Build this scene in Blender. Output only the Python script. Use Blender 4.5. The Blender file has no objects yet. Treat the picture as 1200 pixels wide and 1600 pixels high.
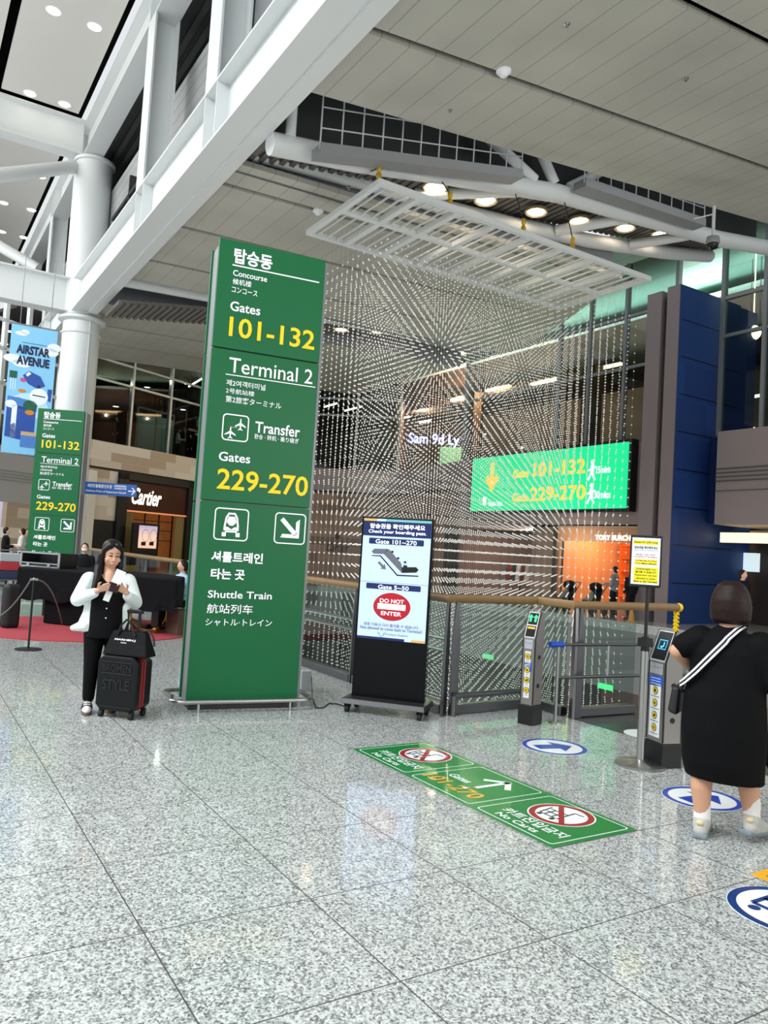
import bpy, bmesh, math, random
import numpy as np
from mathutils import Vector, Matrix
random.seed(7)
SC = bpy.context.scene
COL = SC.collection
# ------------------------------------------------------------ camera
FPX, YAW, PITCH, ROLL = 1211.1, -0.559, 0.052, 0.061
CAM = Vector((-0.979, -3.204, 1.60))
def cam_axes():
    f = Vector((-math.sin(YAW)*math.cos(PITCH), math.cos(YAW)*math.cos(PITCH), math.sin(PITCH)))
    r = Vector((math.cos(YAW), math.sin(YAW), 0)); u = r.cross(f)
    return (r*math.cos(ROLL)+u*math.sin(ROLL), -r*math.sin(ROLL)+u*math.cos(ROLL), f)
CR, CU, CF = cam_axes()
cd = bpy.data.cameras.new('camera'); cam = bpy.data.objects.new('camera', cd); COL.objects.link(cam)
cd.sensor_fit = 'VERTICAL'; cd.sensor_height = 24; cd.sensor_width = 18; cd.lens = FPX/1600*24
cd.clip_end = 300; cd.clip_start = .05
cam.matrix_world = Matrix(((CR.x, CU.x, -CF.x, CAM.x), (CR.y, CU.y, -CF.y, CAM.y), (CR.z, CU.z, -CF.z, CAM.z), (0, 0, 0, 1)))
SC.camera = cam
# ------------------------------------------------------------ world, light, exposure
w = bpy.data.worlds.new('world'); SC.world = w; w.use_nodes = True
w.node_tree.nodes['Background'].inputs[0].default_value = (0.93, 0.98, 1.0, 1)
w.node_tree.nodes['Background'].inputs[1].default_value = 0.75
SC.view_settings.view_transform = 'Standard'; SC.view_settings.look = 'None'
SC.view_settings.exposure = 0.2; SC.view_settings.gamma = 1; SC.view_settings.use_curve_mapping = False
def area(name, loc, target, sx, sy, power, col=(1, 1, 1)):
    l = bpy.data.lights.new(name, 'AREA'); l.shape = 'RECTANGLE'; l.size = sx; l.size_y = sy; l.energy = power; l.color = col
    o = bpy.data.objects.new(name, l); COL.objects.link(o); o.location = loc
    o.rotation_euler = (Vector(target)-Vector(loc)).to_track_quat('-Z', 'Y').to_euler(); return o
area('hall_daylight', (-9, 1, 14.2), (-6.5, 1.5, 0), 12, 14, 5000, (.95, .99, 1))
area('hall_daylight', (-9.5, 17, 14.2), (-7, 16, 0), 12, 12, 2500, (.95, .99, 1))
area('hall_daylight', (-9, 29, 14.2), (1, 31, 5), 9, 8, 2600, (.97, .99, 1))  # area light added to brighten the far-left facade, no skylight seen there
area('hall_ceiling_fill', (-8, 17, 11.0), (-3, 19, 14.5), 6, 14, 550, (1, .98, .95))  # unseen lamp without fixture, added to brighten the white hall ceiling
area('concourse_ceiling_fill', (7, -8.5, 3.5), (8, -2, 9), 8, 3, 450, (1, .98, .9))  # unseen lamp added behind the camera to lift the near ceiling
area('cove_light', (22.9, 17, 10.9), (24.2, 17, 13.0), 22, .5, 600, (.85, 1, .95))
area('lower_bead_fill', (10.5, 24, -4.6), (9, 9, -1.5), 10, 2, 500, (1, .97, .92))  # unseen area lights added below floor level to brighten the lower beads
area('lower_bead_fill', (9, 4.2, -4.6), (9, 9.5, -1), 8, 1, 250, (1, .97, .92))
# ------------------------------------------------------------ helpers
T = 0.7539
def ray(px): return CF + CR*((px[0]-600)/FPX) + CU*((800-px[1])/FPX)
def at(px, z=0.): d = ray(px); return CAM + d*((z-CAM.z)/d.z)
def atx(px, X): d = ray(px); return CAM + d*((X-CAM.x)/d.x)
def aty(px, Y): d = ray(px); return CAM + d*((Y-CAM.y)/d.y)
def dist(px, D): return CAM + ray(px)*D
def plane(px, p0, n): d = ray(px); n = Vector(n); return CAM + d*((Vector(p0)-CAM).dot(n)/d.dot(n))
def lin(h):
    h = h.lstrip('#'); c = [int(h[i:i+2], 16)/255 for i in (0, 2, 4)]
    return tuple((x/12.92 if x <= .04045 else ((x+.055)/1.055)**2.4) for x in c)
MATS = {}
def mat(name, col, rough=.5, metal=0., emit=0., noise=0., nscale=8., alpha=None, bump=0., ecol=None, spec=.5):
    if name in MATS: return MATS[name]
    m = bpy.data.materials.new(name); m.use_nodes = True; nt = m.node_tree; b = nt.nodes['Principled BSDF']
    c = lin(col); b.inputs['Base Color'].default_value = (*c, 1)
    b.inputs['Roughness'].default_value = rough; b.inputs['Metallic'].default_value = metal
    b.inputs['Specular IOR Level'].default_value = spec
    if emit:
        b.inputs['Emission Color'].default_value = (*(lin(ecol) if ecol else c), 1); b.inputs['Emission Strength'].default_value = emit
    if noise or bump:
        tc = nt.nodes.new('ShaderNodeTexCoord'); n = nt.nodes.new('ShaderNodeTexNoise'); n.inputs['Scale'].default_value = nscale
        n.inputs['Detail'].default_value = 4; nt.links.new(tc.outputs['Object'], n.inputs['Vector'])
        if noise:
            mx = nt.nodes.new('ShaderNodeMix'); mx.data_type = 'RGBA'
            mx.inputs[6].default_value = (*[x*(1-noise) for x in c], 1); mx.inputs[7].default_value = (*[min(1, x*(1+noise)) for x in c], 1)
            nt.links.new(n.outputs[0], mx.inputs[0]); nt.links.new(mx.outputs[2], b.inputs['Base Color'])
        if bump:
            bp = nt.nodes.new('ShaderNodeBump'); bp.inputs['Strength'].default_value = bump; bp.inputs['Distance'].default_value = .01
            nt.links.new(n.outputs[0], bp.inputs['Height']); nt.links.new(bp.outputs[0], b.inputs['Normal'])
    if alpha is not None:
        b.inputs['Alpha'].default_value = alpha
    MATS[name] = m; return m
def glass(name, tint, fac=.12, rough=.02):
    if name in MATS: return MATS[name]
    m = bpy.data.materials.new(name); m.use_nodes = True; nt = m.node_tree; nt.nodes.clear()
    o = nt.nodes.new('ShaderNodeOutputMaterial'); mx = nt.nodes.new('ShaderNodeMixShader'); t = nt.nodes.new('ShaderNodeBsdfTransparent')
    g = nt.nodes.new('ShaderNodeBsdfGlossy'); g.inputs['Roughness'].default_value = rough
    fr = nt.nodes.new('ShaderNodeFresnel'); fr.inputs[0].default_value = 1.3
    ad = nt.nodes.new('ShaderNodeMath'); ad.operation = 'ADD'; ad.inputs[1].default_value = fac*.3
    t.inputs[0].default_value = (*lin(tint), 1)
    ge = nt.nodes.new('ShaderNodeNewGeometry'); iv = nt.nodes.new('ShaderNodeMath'); iv.operation = 'SUBTRACT'; iv.inputs[0].default_value = 1; nt.links.new(ge.outputs['Backfacing'], iv.inputs[1])
    mu = nt.nodes.new('ShaderNodeMath'); mu.operation = 'MULTIPLY'; nt.links.new(fr.outputs[0], ad.inputs[0]); nt.links.new(ad.outputs[0], mu.inputs[0]); nt.links.new(iv.outputs[0], mu.inputs[1]); nt.links.new(mu.outputs[0], mx.inputs[0]); nt.links.new(t.outputs[0], mx.inputs[1]); nt.links.new(g.outputs[0], mx.inputs[2])
    nt.links.new(mx.outputs[0], o.inputs[0]); MATS[name] = m; return m
WM = {}
class MB:
    def __init__(s): s.v = []; s.f = []; s.mi = []; s.m = 0; s.M = Matrix.Identity(4)
    def add(s, vs, fs):
        o = len(s.v); s.v += [tuple(s.M @ Vector(p)) for p in vs]; s.f += [tuple(i+o for i in f) for f in fs]; s.mi += [s.m]*len(fs); return s
    def poly(s, pts): return s.add(pts, [tuple(range(len(pts)))])
    def box(s, a, b):
        x0, y0, z0 = a; x1, y1, z1 = b
        return s.add([(x0, y0, z0), (x1, y0, z0), (x1, y1, z0), (x0, y1, z0), (x0, y0, z1), (x1, y0, z1), (x1, y1, z1), (x0, y1, z1)],
                     [(0, 3, 2, 1), (4, 5, 6, 7), (0, 1, 5, 4), (1, 2, 6, 5), (2, 3, 7, 6), (3, 0, 4, 7)])
    def hexa(s, p): # 8 points, bottom 4 then top 4
        return s.add(p, [(0, 3, 2, 1), (4, 5, 6, 7), (0, 1, 5, 4), (1, 2, 6, 5), (2, 3, 7, 6), (3, 0, 4, 7)])
    def wall(s, a, b, z0, z1, th=.2, side=1):
        a = Vector((a[0], a[1], 0)); b = Vector((b[0], b[1], 0)); d = (b-a).normalized(); n = Vector((-d.y, d.x, 0))*th*side
        q = [a, b, b+n, a+n]
        return s.hexa([(p.x, p.y, z0) for p in q]+[(p.x, p.y, z1) for p in q])
    def prism(s, pts, z0, z1):
        n = len(pts); vs = [(p[0], p[1], z0) for p in pts]+[(p[0], p[1], z1) for p in pts]
        return s.add(vs, [tuple(range(n))[::-1], tuple(range(n, 2*n))]+[(i, (i+1) % n, n+(i+1) % n, n+i) for i in range(n)])
    def ext(s, pts, off): # polygon in 3d extruded along off
        n = len(pts); off = Vector(off); vs = [tuple(p) for p in pts]+[tuple(Vector(p)+off) for p in pts]
        return s.add(vs, [tuple(range(n))[::-1], tuple(range(n, 2*n))]+[(i, (i+1) % n, n+(i+1) % n, n+i) for i in range(n)])
    def tube(s, pts, r, n=8, cap=True, closed=False):
        pts = [Vector(p) for p in pts]; k = len(pts); vs = []; fs = []; ref = None
        rr = r if isinstance(r, (list, tuple)) else [r]*k
        for i, p in enumerate(pts):
            if closed: t = pts[(i+1) % k]-pts[i-1]
            else: t = pts[min(i+1, k-1)]-pts[max(i-1, 0)]
            t.normalize()
            if ref is None: ref = t.orthogonal().normalized()
            ref = (ref-t*ref.dot(t)).normalized(); bi = t.cross(ref)
            for j in range(n):
                a = 2*math.pi*j/n; vs.append(p+ref*math.cos(a)*rr[i]+bi*math.sin(a)*rr[i])
        for i in range(k if closed else k-1):
            i2 = (i+1) % k
            for j in range(n): fs.append((i*n+j, i*n+(j+1) % n, i2*n+(j+1) % n, i2*n+j))
        if cap and not closed: fs += [tuple(range(n))[::-1], tuple(range((k-1)*n, k*n))]
        return s.add(vs, fs)
    def cyl(s, c, r, z0, z1, n=24, r1=None):
        return s.tube([(c[0], c[1], z0), (c[0], c[1], z1)], [r, r if r1 is None else r1], n)
    def lathe(s, prof, c=(0, 0, 0), n=24):
        vs = []; fs = []; k = len(prof)
        for (r, z) in prof:
            for j in range(n): a = 2*math.pi*j/n; vs.append((c[0]+r*math.cos(a), c[1]+r*math.sin(a), c[2]+z))
        for i in range(k-1):
            for j in range(n): fs.append((i*n+j, i*n+(j+1) % n, (i+1)*n+(j+1) % n, (i+1)*n+j))
        fs += [tuple(range(n))[::-1], tuple(range((k-1)*n, k*n))]
        return s.add(vs, fs)
    def sph(s, c, r, n=12, R=None):
        rx, ry, rz = r if isinstance(r, (tuple, list)) else (r, r, r); m = max(4, n//2); vs = []; fs = []
        for i in range(1, m):
            th = math.pi*i/m
            for j in range(n): a = 2*math.pi*j/n; vs.append(Vector((rx*math.sin(th)*math.cos(a), ry*math.sin(th)*math.sin(a), rz*math.cos(th))))
        vs += [Vector((0, 0, rz)), Vector((0, 0, -rz))]; T_, B_ = len(vs)-2, len(vs)-1
        for i in range(m-2):
            for j in range(n): fs.append((i*n+j, (i+1)*n+j, (i+1)*n+(j+1) % n, i*n+(j+1) % n))
        for j in range(n): fs.append((T_, j, (j+1) % n)); fs.append((B_, (m-2)*n+(j+1) % n, (m-2)*n+j))
        return s.add([(R @ v if R else v)+Vector(c) for v in vs], fs)
    def cap(s, p0, r0, p1, r1, n=12):
        s.sph(p0, r0, n); s.sph(p1, r1, n); return s.tube([p0, p1], [r0, r1], n)
    def chain(s, pts, rs, n=12):
        for i in range(len(pts)-1): s.cap(pts[i], rs[i], pts[i+1], rs[i+1], n)
        return s
    def loft(s, rings, n=24): # rings (cx,cy,z,rx,ry)
        vs = []; fs = []
        for (cx, cy, z, rx, ry) in rings:
            for j in range(n): a = 2*math.pi*j/n; vs.append((cx+rx*math.cos(a), cy+ry*math.sin(a), z))
        k = len(rings)
        for i in range(k-1):
            for j in range(n): fs.append((i*n+j, i*n+(j+1) % n, (i+1)*n+(j+1) % n, (i+1)*n+j))
        fs += [tuple(range(n))[::-1], tuple(range((k-1)*n, k*n))]
        return s.add(vs, fs)
    def build(s, name, mats, parent=None, smooth=False, bevel=0., kind=None, remesh=0., sm=3, seg=2):
        me = bpy.data.meshes.new(name); me.from_pydata([tuple(v) for v in s.v], [], s.f); me.update()
        bm = bmesh.new(); bm.from_mesh(me); bmesh.ops.recalc_face_normals(bm, faces=bm.faces[:]); bm.to_mesh(me); bm.free()
        mats = mats if isinstance(mats, (list, tuple)) else [mats]
        if remesh:
            o0 = bpy.data.objects.new('tmp', me); COL.objects.link(o0)
            md = o0.modifiers.new('r', 'REMESH'); md.mode = 'VOXEL'; md.voxel_size = remesh
            if sm: m2 = o0.modifiers.new('s', 'SMOOTH'); m2.iterations = sm; m2.factor = .5
            dg = bpy.context.evaluated_depsgraph_get(); dg.update()
            me2 = bpy.data.meshes.new_from_object(o0.evaluated_get(dg)); bpy.data.objects.remove(o0); me = me2; me.name = name; smooth = True
            me.materials.clear()
        for m in mats: me.materials.append(m)
        if not remesh:
            for p, i in zip(me.polygons, s.mi): p.material_index = i
        if smooth: me.polygons.foreach_set('use_smooth', [True]*len(me.polygons))
        if parent is not None: me.transform(WM[parent.name].inverted())
        o = bpy.data.objects.new(name, me); COL.objects.link(o)
        if parent is not None: o.parent = parent; WM[o.name] = WM[parent.name]
        else: WM[o.name] = Matrix.Identity(4)
        if bevel:
            b = o.modifiers.new('bevel', 'BEVEL'); b.width = bevel; b.segments = seg; b.limit_method = 'ANGLE'; b.angle_limit = math.radians(40)
        if smooth and not remesh: autosm(o)
        if kind: o['kind'] = kind
        return o
def autosm(o):
    me = o.data; bm = bmesh.new(); bm.from_mesh(me)
    for e in bm.edges:
        if len(e.link_faces) == 2 and e.calc_face_angle(0) > math.radians(42): e.smooth = False
    bm.to_mesh(me); bm.free()
def tag(o, label, cat, group=None):
    o['label'] = label; o['category'] = cat
    if group: o['group'] = group
    return o
def thing(name, label, cat, loc=(0, 0, 0), rz=0, group=None):
    o = bpy.data.objects.new(name, None); COL.objects.link(o); o.empty_display_size = .1
    M = Matrix.Translation(Vector(loc)) @ Matrix.Rotation(rz, 4, 'Z'); o.matrix_world = M; WM[o.name] = M
    return tag(o, label, cat, group)
def origin(o, loc): # move a mesh's origin to its base
    M = Matrix.Translation(Vector(loc)); o.data.transform(M.inverted()); o.matrix_world = M; WM[o.name] = M; return o
def dup(o, M, label=None, group=None):
    r = o.copy(); COL.objects.link(r); r.matrix_world = M; WM[r.name] = M
    if label: r['label'] = label
    if group: r['group'] = group
    def rec(src, dst):
        for ch in list(src.children):
            c = ch.copy(); COL.objects.link(c); c.parent = dst; c.matrix_parent_inverse = ch.matrix_parent_inverse.copy(); rec(ch, c)
    rec(o, r); return r
_TC = {}
def text_geo(body, bold=0., shear=0.):
    k = (body, bold, shear)
    if k in _TC: return _TC[k]
    c = bpy.data.curves.new('txt', 'FONT'); c.body = body; c.offset = bold; c.shear = shear; c.resolution_u = 3; c.fill_mode = 'FRONT'
    o = bpy.data.objects.new('txt', c); COL.objects.link(o); dg = bpy.context.evaluated_depsgraph_get(); dg.update()
    me = bpy.data.meshes.new_from_object(o.evaluated_get(dg))
    v = [(a.co.x, a.co.y) for a in me.vertices]; f = [tuple(p.vertices) for p in me.polygons]
    bpy.data.objects.remove(o); bpy.data.curves.remove(c); bpy.data.meshes.remove(me)
    _TC[k] = (v, f); return v, f
def put_text(mb, body, box, F, bold=0.012, shear=0.):
    v, f = text_geo(body, bold, shear); xs = [p[0] for p in v]; ys = [p[1] for p in v]
    x0, x1, y0, y1 = min(xs), max(xs), min(ys), max(ys); u0, v0, u1, v1 = box
    mb.add([F(u0+(p[0]-x0)/(x1-x0)*(u1-u0), v0+(p[1]-y0)/(y1-y0)*(v1-v0)) for p in v], f)
def frame(o, x, y):
    x = Vector(x).normalized(); z = x.cross(Vector(y)).normalized(); y = z.cross(x); o = Vector(o)
    return Matrix(((x.x, y.x, z.x, o.x), (x.y, y.y, z.y, o.y), (x.z, y.z, z.z, o.z), (0, 0, 0, 1)))
class Face:
    """a flat upright face: u along, v up, +d out towards the viewer"""
    def __init__(s, a, b):
        s.a = Vector((a[0], a[1], a[2] if len(a) > 2 else 0)); d = Vector((b[0], b[1], 0))-Vector((s.a.x, s.a.y, 0)); s.L = d.length; s.d = d.normalized()
        s.n = Vector((s.d.y, -s.d.x, 0))
        if (CAM-s.a).dot(s.n) < 0: s.n = -s.n
    def p(s, u, v, d=0.): return s.a+s.d*u+Vector((0, 0, v))+s.n*d
    def F(s, d): return lambda u, v: s.p(u, v, d)
    def uv(s, px, d=0.):
        q = plane(px, s.a+s.n*d, s.n)-s.a; return q.dot(s.d), q.z
    def M(s): # local x=u, y=into, z=up
        m = Matrix.Identity(4); m.col[0][:3] = s.d; m.col[1][:3] = -s.n; m.col[3][:3] = s.a; return m
def tbox(f, zo, sc, LL, UL, RB, d=0.):
    c = lambda p: f.uv((zo[0]+p[0]/sc, zo[1]+p[1]/sc), d)
    a, b, r = c(LL), c(UL), c(RB); return (a[0], a[1], r[0], b[1])
def rrect(u0, v0, u1, v1, r, n=4):
    o = []
    for cx, cy, a0 in ((u1-r, v1-r, 0), (u0+r, v1-r, 90), (u0+r, v0+r, 180), (u1-r, v0+r, 270)):
        for i in range(n+1): a = math.radians(a0+90*i/n); o.append((cx+r*math.cos(a), cy+r*math.sin(a)))
    return o
def ring2(mb, F, outer, inner):
    n = len(outer); mb.add([F(*p) for p in outer]+[F(*p) for p in inner], [(i, (i+1) % n, n+(i+1) % n, n+i) for i in range(n)])
def flat(mb, F, pts): mb.poly([F(*p) for p in pts])
def circ(cx, cy, rx, ry=None, n=32): return [(cx+rx*math.cos(2*math.pi*i/n), cy+(ry or rx)*math.sin(2*math.pi*i/n)) for i in range(n)]
def stroke(mb, F, p, q, w):
    d = Vector((q[0]-p[0], q[1]-p[1])); d.normalize(); n = Vector((-d.y, d.x))*w/2
    flat(mb, F, [(p[0]+n.x, p[1]+n.y), (p[0]-n.x, p[1]-n.y), (q[0]-n.x, q[1]-n.y), (q[0]+n.x, q[1]+n.y)])
# ------------------------------------------------------------ materials
WHITE = mat('white_vinyl', '#f4f4f6', .5); YEL = mat('yellow_vinyl', '#ffd400', .5); BLACK = mat('black_paint', '#0c0c0e', .45)
SIGNW = mat('sign_white', '#f4f2f8', .5, emit=.12); SIGNY = mat('sign_yellow', '#ffd000', .5, emit=.1)
GREEN = mat('sign_green', '#12643a', .4, emit=.02, spec=.3); STEEL = mat('steel', '#b4b4b2', .28, 1.); DSTEEL = mat('dark_steel', '#77777a', .35, 1.)
GREYP = mat('grey_paint', '#8d8d8f', .5); LGREY = mat('light_grey_paint', '#c6c9c9', .45); WPAINT = mat('white_steel_paint', '#d9dcdc', .45)
LAMP = mat('lamp_glow', '#fff4e2', .5, emit=9.); WARM = mat('warm_lamp', '#ffe0b0', .5, emit=7.)
RUBBER = mat('rubber', '#141414', .7); WOOD = mat('rail_wood', '#8d6f48', .45, noise=.2, nscale=12)
GLASSM = glass('railing_glass', '#dfe8e5', .04); GLASSD = glass('facade_glass', '#b9c4c2', .1)
# ------------------------------------------------------------ setting: floor
def granite(name, tile=True, base=('#8b8e8d', '#b4b8b6', '#d3d6d4', '#5c5f5f')):
    m = bpy.data.materials.new(name); m.use_nodes = True; nt = m.node_tree; b = nt.nodes['Principled BSDF']; N = nt.nodes.new; L = nt.links.new
    tc = N('ShaderNodeTexCoord'); vo = N('ShaderNodeTexVoronoi'); vo.inputs['Scale'].default_value = 95; L(tc.outputs['Object'], vo.inputs['Vector'])
    v2 = N('ShaderNodeTexVoronoi'); v2.inputs['Scale'].default_value = 170; L(tc.outputs['Object'], v2.inputs['Vector'])
    mxf = N('ShaderNodeMix'); mxf.data_type = 'RGBA'; mxf.inputs[0].default_value = .4; L(vo.outputs['Color'], mxf.inputs[6]); L(v2.outputs['Color'], mxf.inputs[7])
    bw = N('ShaderNodeRGBToBW'); L(mxf.outputs[2], bw.inputs[0])
    cr = N('ShaderNodeValToRGB'); L(bw.outputs[0], cr.inputs[0]); e = cr.color_ramp.elements
    e[0].position = .22; e[0].color = (*lin(base[3]), 1); e[1].position = .38; e[1].color = (*lin(base[0]), 1)
    x = e.new(.52); x.color = (*lin(base[1]), 1); x = e.new(.72); x.color = (*lin(base[2]), 1)
    # tile tone
    col = cr.outputs[0]
    sx = N('ShaderNodeSeparateXYZ'); L(tc.outputs['Object'], sx.inputs[0])
    ds = []
    for ax in (0, 1):
        d = N('ShaderNodeMath'); d.operation = 'DIVIDE'; d.inputs[1].default_value = T; L(sx.outputs[ax], d.inputs[0])
        f = N('ShaderNodeMath'); f.operation = 'PINGPONG'; f.inputs[1].default_value = .5; L(d.outputs[0], f.inputs[0])
        g = N('ShaderNodeMath'); g.operation = 'LESS_THAN'; g.inputs[1].default_value = .0042; L(f.outputs[0], g.inputs[0]); ds.append(g)
    mx = N('ShaderNodeMath'); mx.operation = 'MAXIMUM'; L(ds[0].outputs[0], mx.inputs[0]); L(ds[1].outputs[0], mx.inputs[1])
    m2 = N('ShaderNodeMix'); m2.data_type = 'RGBA'; L(mx.outputs[0], m2.inputs[0]); L(col, m2.inputs[6]); m2.inputs[7].default_value = (*lin('#4c4a48'), 1)
    L(m2.outputs[2], b.inputs['Base Color'])
    n = N('ShaderNodeTexNoise'); n.inputs['Scale'].default_value = 3; L(tc.outputs['Object'], n.inputs['Vector'])
    mr = N('ShaderNodeMapRange'); mr.inputs[3].default_value = .05; mr.inputs[4].default_value = .12; L(n.outputs[0], mr.inputs[0])
    ad = N('ShaderNodeMath'); ad.operation = 'ADD'; L(mr.outputs[0], ad.inputs[0]); m3 = N('ShaderNodeMath'); m3.operation = 'MULTIPLY'; m3.inputs[1].default_value = .4; L(mx.outputs[0], m3.inputs[0]); L(m3.outputs[0], ad.inputs[1])
    L(ad.outputs[0], b.inputs['Roughness']); b.inputs['Specular IOR Level'].default_value = .55
    return m
GRAN = granite('granite_tiles')
HX0, HX1, HY0, HY1 = 3.95, 17.2, 3.22, 26.0
LX = 5.08
fl = MB()
for (x0, y0, x1, y1) in ((-30, -14, HX0, 50), (HX0, -14, LX, HY0), (LX, -14, 34, -1.5), (HX0, HY1, 34, 50), (HX1, -1.5, 34, HY1)):
    fl.box((x0, y0, -.25), (x1, y1, 0))
fl.build('floor', GRAN, kind='structure')
lp = MB(); lp.box((LX, -1.5, -.25), (8.2, 2.78, -.004)); lp.build('floor_landing', mat('landing_plate', '#4f524f', .22, .35, noise=.1), kind='structure')
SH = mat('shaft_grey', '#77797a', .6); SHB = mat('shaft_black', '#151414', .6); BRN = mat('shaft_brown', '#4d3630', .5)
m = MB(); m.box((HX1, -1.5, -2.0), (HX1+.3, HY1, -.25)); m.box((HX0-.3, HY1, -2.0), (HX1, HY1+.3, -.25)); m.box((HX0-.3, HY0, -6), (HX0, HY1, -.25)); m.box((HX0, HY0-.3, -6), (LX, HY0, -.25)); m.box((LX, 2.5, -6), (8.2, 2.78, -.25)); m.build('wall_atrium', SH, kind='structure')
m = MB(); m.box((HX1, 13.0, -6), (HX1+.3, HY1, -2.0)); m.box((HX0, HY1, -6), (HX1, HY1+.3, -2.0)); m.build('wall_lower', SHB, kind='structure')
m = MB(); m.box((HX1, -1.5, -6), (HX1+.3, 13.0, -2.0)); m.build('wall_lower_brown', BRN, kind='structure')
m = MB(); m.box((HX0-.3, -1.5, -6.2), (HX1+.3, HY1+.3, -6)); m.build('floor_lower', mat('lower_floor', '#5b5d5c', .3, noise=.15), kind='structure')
# ------------------------------------------------------------ ceilings
def slats(name, col, step, axis=0, rough=.5, w=.012):
    m = bpy.data.materials.new(name); m.use_nodes = True; nt = m.node_tree; b = nt.nodes['Principled BSDF']; N = nt.nodes.new; L = nt.links.new
    tc = N('ShaderNodeTexCoord'); sx = N('ShaderNodeSeparateXYZ'); L(tc.outputs['Object'], sx.inputs[0])
    d = N('ShaderNodeMath'); d.operation = 'DIVIDE'; d.inputs[1].default_value = step; L(sx.outputs[axis], d.inputs[0])
    f = N('ShaderNodeMath'); f.operation = 'PINGPONG'; f.inputs[1].default_value = .5; L(d.outputs[0], f.inputs[0])
    g = N('ShaderNodeMath'); g.operation = 'LESS_THAN'; g.inputs[1].default_value = w/step; L(f.outputs[0], g.inputs[0])
    mx = N('ShaderNodeMix'); mx.data_type = 'RGBA'; L(g.outputs[0], mx.inputs[0]); c = lin(col)
    mx.inputs[6].default_value = (*c, 1); mx.inputs[7].default_value = (*[x*.45 for x in c], 1)
    n = N('ShaderNodeTexNoise'); n.inputs['Scale'].default_value = .7; L(tc.outputs['Object'], n.inputs['Vector'])
    m2 = N('ShaderNodeMix'); m2.data_type = 'RGBA'; m2.blend_type = 'MULTIPLY'; m2.inputs[0].default_value = .35; L(mx.outputs[2], m2.inputs[6]); L(n.outputs[0], m2.inputs[7])
    L(m2.outputs[2], b.inputs['Base Color']); b.inputs['Roughness'].default_value = rough; return m
CEILM = slats('ceiling_panels', '#c6c4b9', .45, 0, .5, .006)
def zn(X): return 8.5+.11*(X-3.6)
def zf(X): return 8.5+.035*(X-3.6)
def xr(y): return 14.0+(y-10.1)*2.5/5.4 if y < 15.5 else min(16.9, 16.5+(y-15.5)*.09)
def stripf(m, y0, y1, th=.1):
    a, b = xr(y0), xr(y1); m.hexa([(3.62, y0, zf(3.62)), (a, y0, zf(a)), (b, y1, zf(b)), (3.62, y1, zf(3.62)), (3.62, y0, zf(3.62)+th), (a, y0, zf(a)+th), (b, y1, zf(b)+th), (3.62, y1, zf(3.62)+th)])
def strip(m, x0, x1, y0, y1, zfun, th=.1):
    m.hexa([(x0, y0, zfun(x0)), (x1, y0, zfun(x1)), (x1, y1, zfun(x1)), (x0, y1, zfun(x0)), (x0, y0, zfun(x0)+th), (x1, y0, zfun(x1)+th), (x1, y1, zfun(x1)+th), (x0, y1, zfun(x0)+th)])
m = MB(); g = .075; YE = 7.32; ys = [-12, -7.0, -4.5, -1.95, .55, 3.1, 5.56, YE]
for a, b in zip(ys[:-1], ys[1:]): strip(m, 3.62, 16.4, a+g, b-(g if b < YE else 0), zn)
m.build('ceiling', CEILM, kind='structure')
m = MB(); ys = [10.1, 11.06, 13.63, 16.2, 17.9]
for a, b in zip(ys[:-1], ys[1:]): stripf(m, a+(g if a > 10.7 else 0), b-(g if b < 17.8 else 0))
ys = [20.7, 23.4, 26.0, 28.6]
for a, b in zip(ys[:-1], ys[1:]): stripf(m, a+g, b-g)
m.build('ceiling_far', CEILM, kind='structure')
DARK = mat('plenum_shade', '#050505', .9, spec=.1)  # near-black put in as the shade seen through the ceiling slots
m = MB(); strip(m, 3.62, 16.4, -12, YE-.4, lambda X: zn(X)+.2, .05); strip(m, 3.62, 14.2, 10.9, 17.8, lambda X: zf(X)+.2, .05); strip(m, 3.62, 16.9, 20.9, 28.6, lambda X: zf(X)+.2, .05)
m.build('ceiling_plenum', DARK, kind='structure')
def deckm():
    return slats('corrugated_deck', '#5c5955', .22, 0, .6, .05)
DECK = deckm()
def ribbed(m, x0, x1, y0, y1, z, p=.22, h=.07):
    x = x0
    while x < x1:
        m.box((x, y0, z), (x+p*.5, y1, z+.03)); m.box((x+p*.5, y0, z+h), (x+p, y1, z+h+.03)); m.box((x+p*.48, y0, z), (x+p*.52, y1, z+h+.03)); x += p
def zd(X): return 9.19+.134*(X-7.79)
L2 = [aty(p, 19.7) for p in ((533, 514), (590, 517), (637, 522))]
def zd2(X): return L2[0].z+.03+(L2[2].z-L2[0].z)/(L2[2].x-L2[0].x)*(X-L2[0].x)
def ribdeck(m, x0, x1, y0, y1, zf_, p=.2, h=.07):
    x = x0
    while x < x1:
        z = zf_(x); m.box((x, y0, z), (x+p*.5, y1, z+.12)); m.box((x+p*.5, y0, z+h), (x+p, y1, z+.15)); x += p
m = MB(); ribdeck(m, 3.75, 17.5, 8.88, 10.35, zd); ribdeck(m, 3.75, 16.5, 18.9, 20.6, zd2)
m.build('ceiling_deck', mat('deck_grey', '#6b6763', .6), kind='structure')
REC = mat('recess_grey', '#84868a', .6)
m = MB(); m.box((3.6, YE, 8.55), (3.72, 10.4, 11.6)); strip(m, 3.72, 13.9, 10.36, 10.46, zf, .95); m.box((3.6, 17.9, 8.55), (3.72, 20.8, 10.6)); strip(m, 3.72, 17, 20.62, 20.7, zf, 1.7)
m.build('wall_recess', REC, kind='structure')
m = MB(); 
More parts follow.
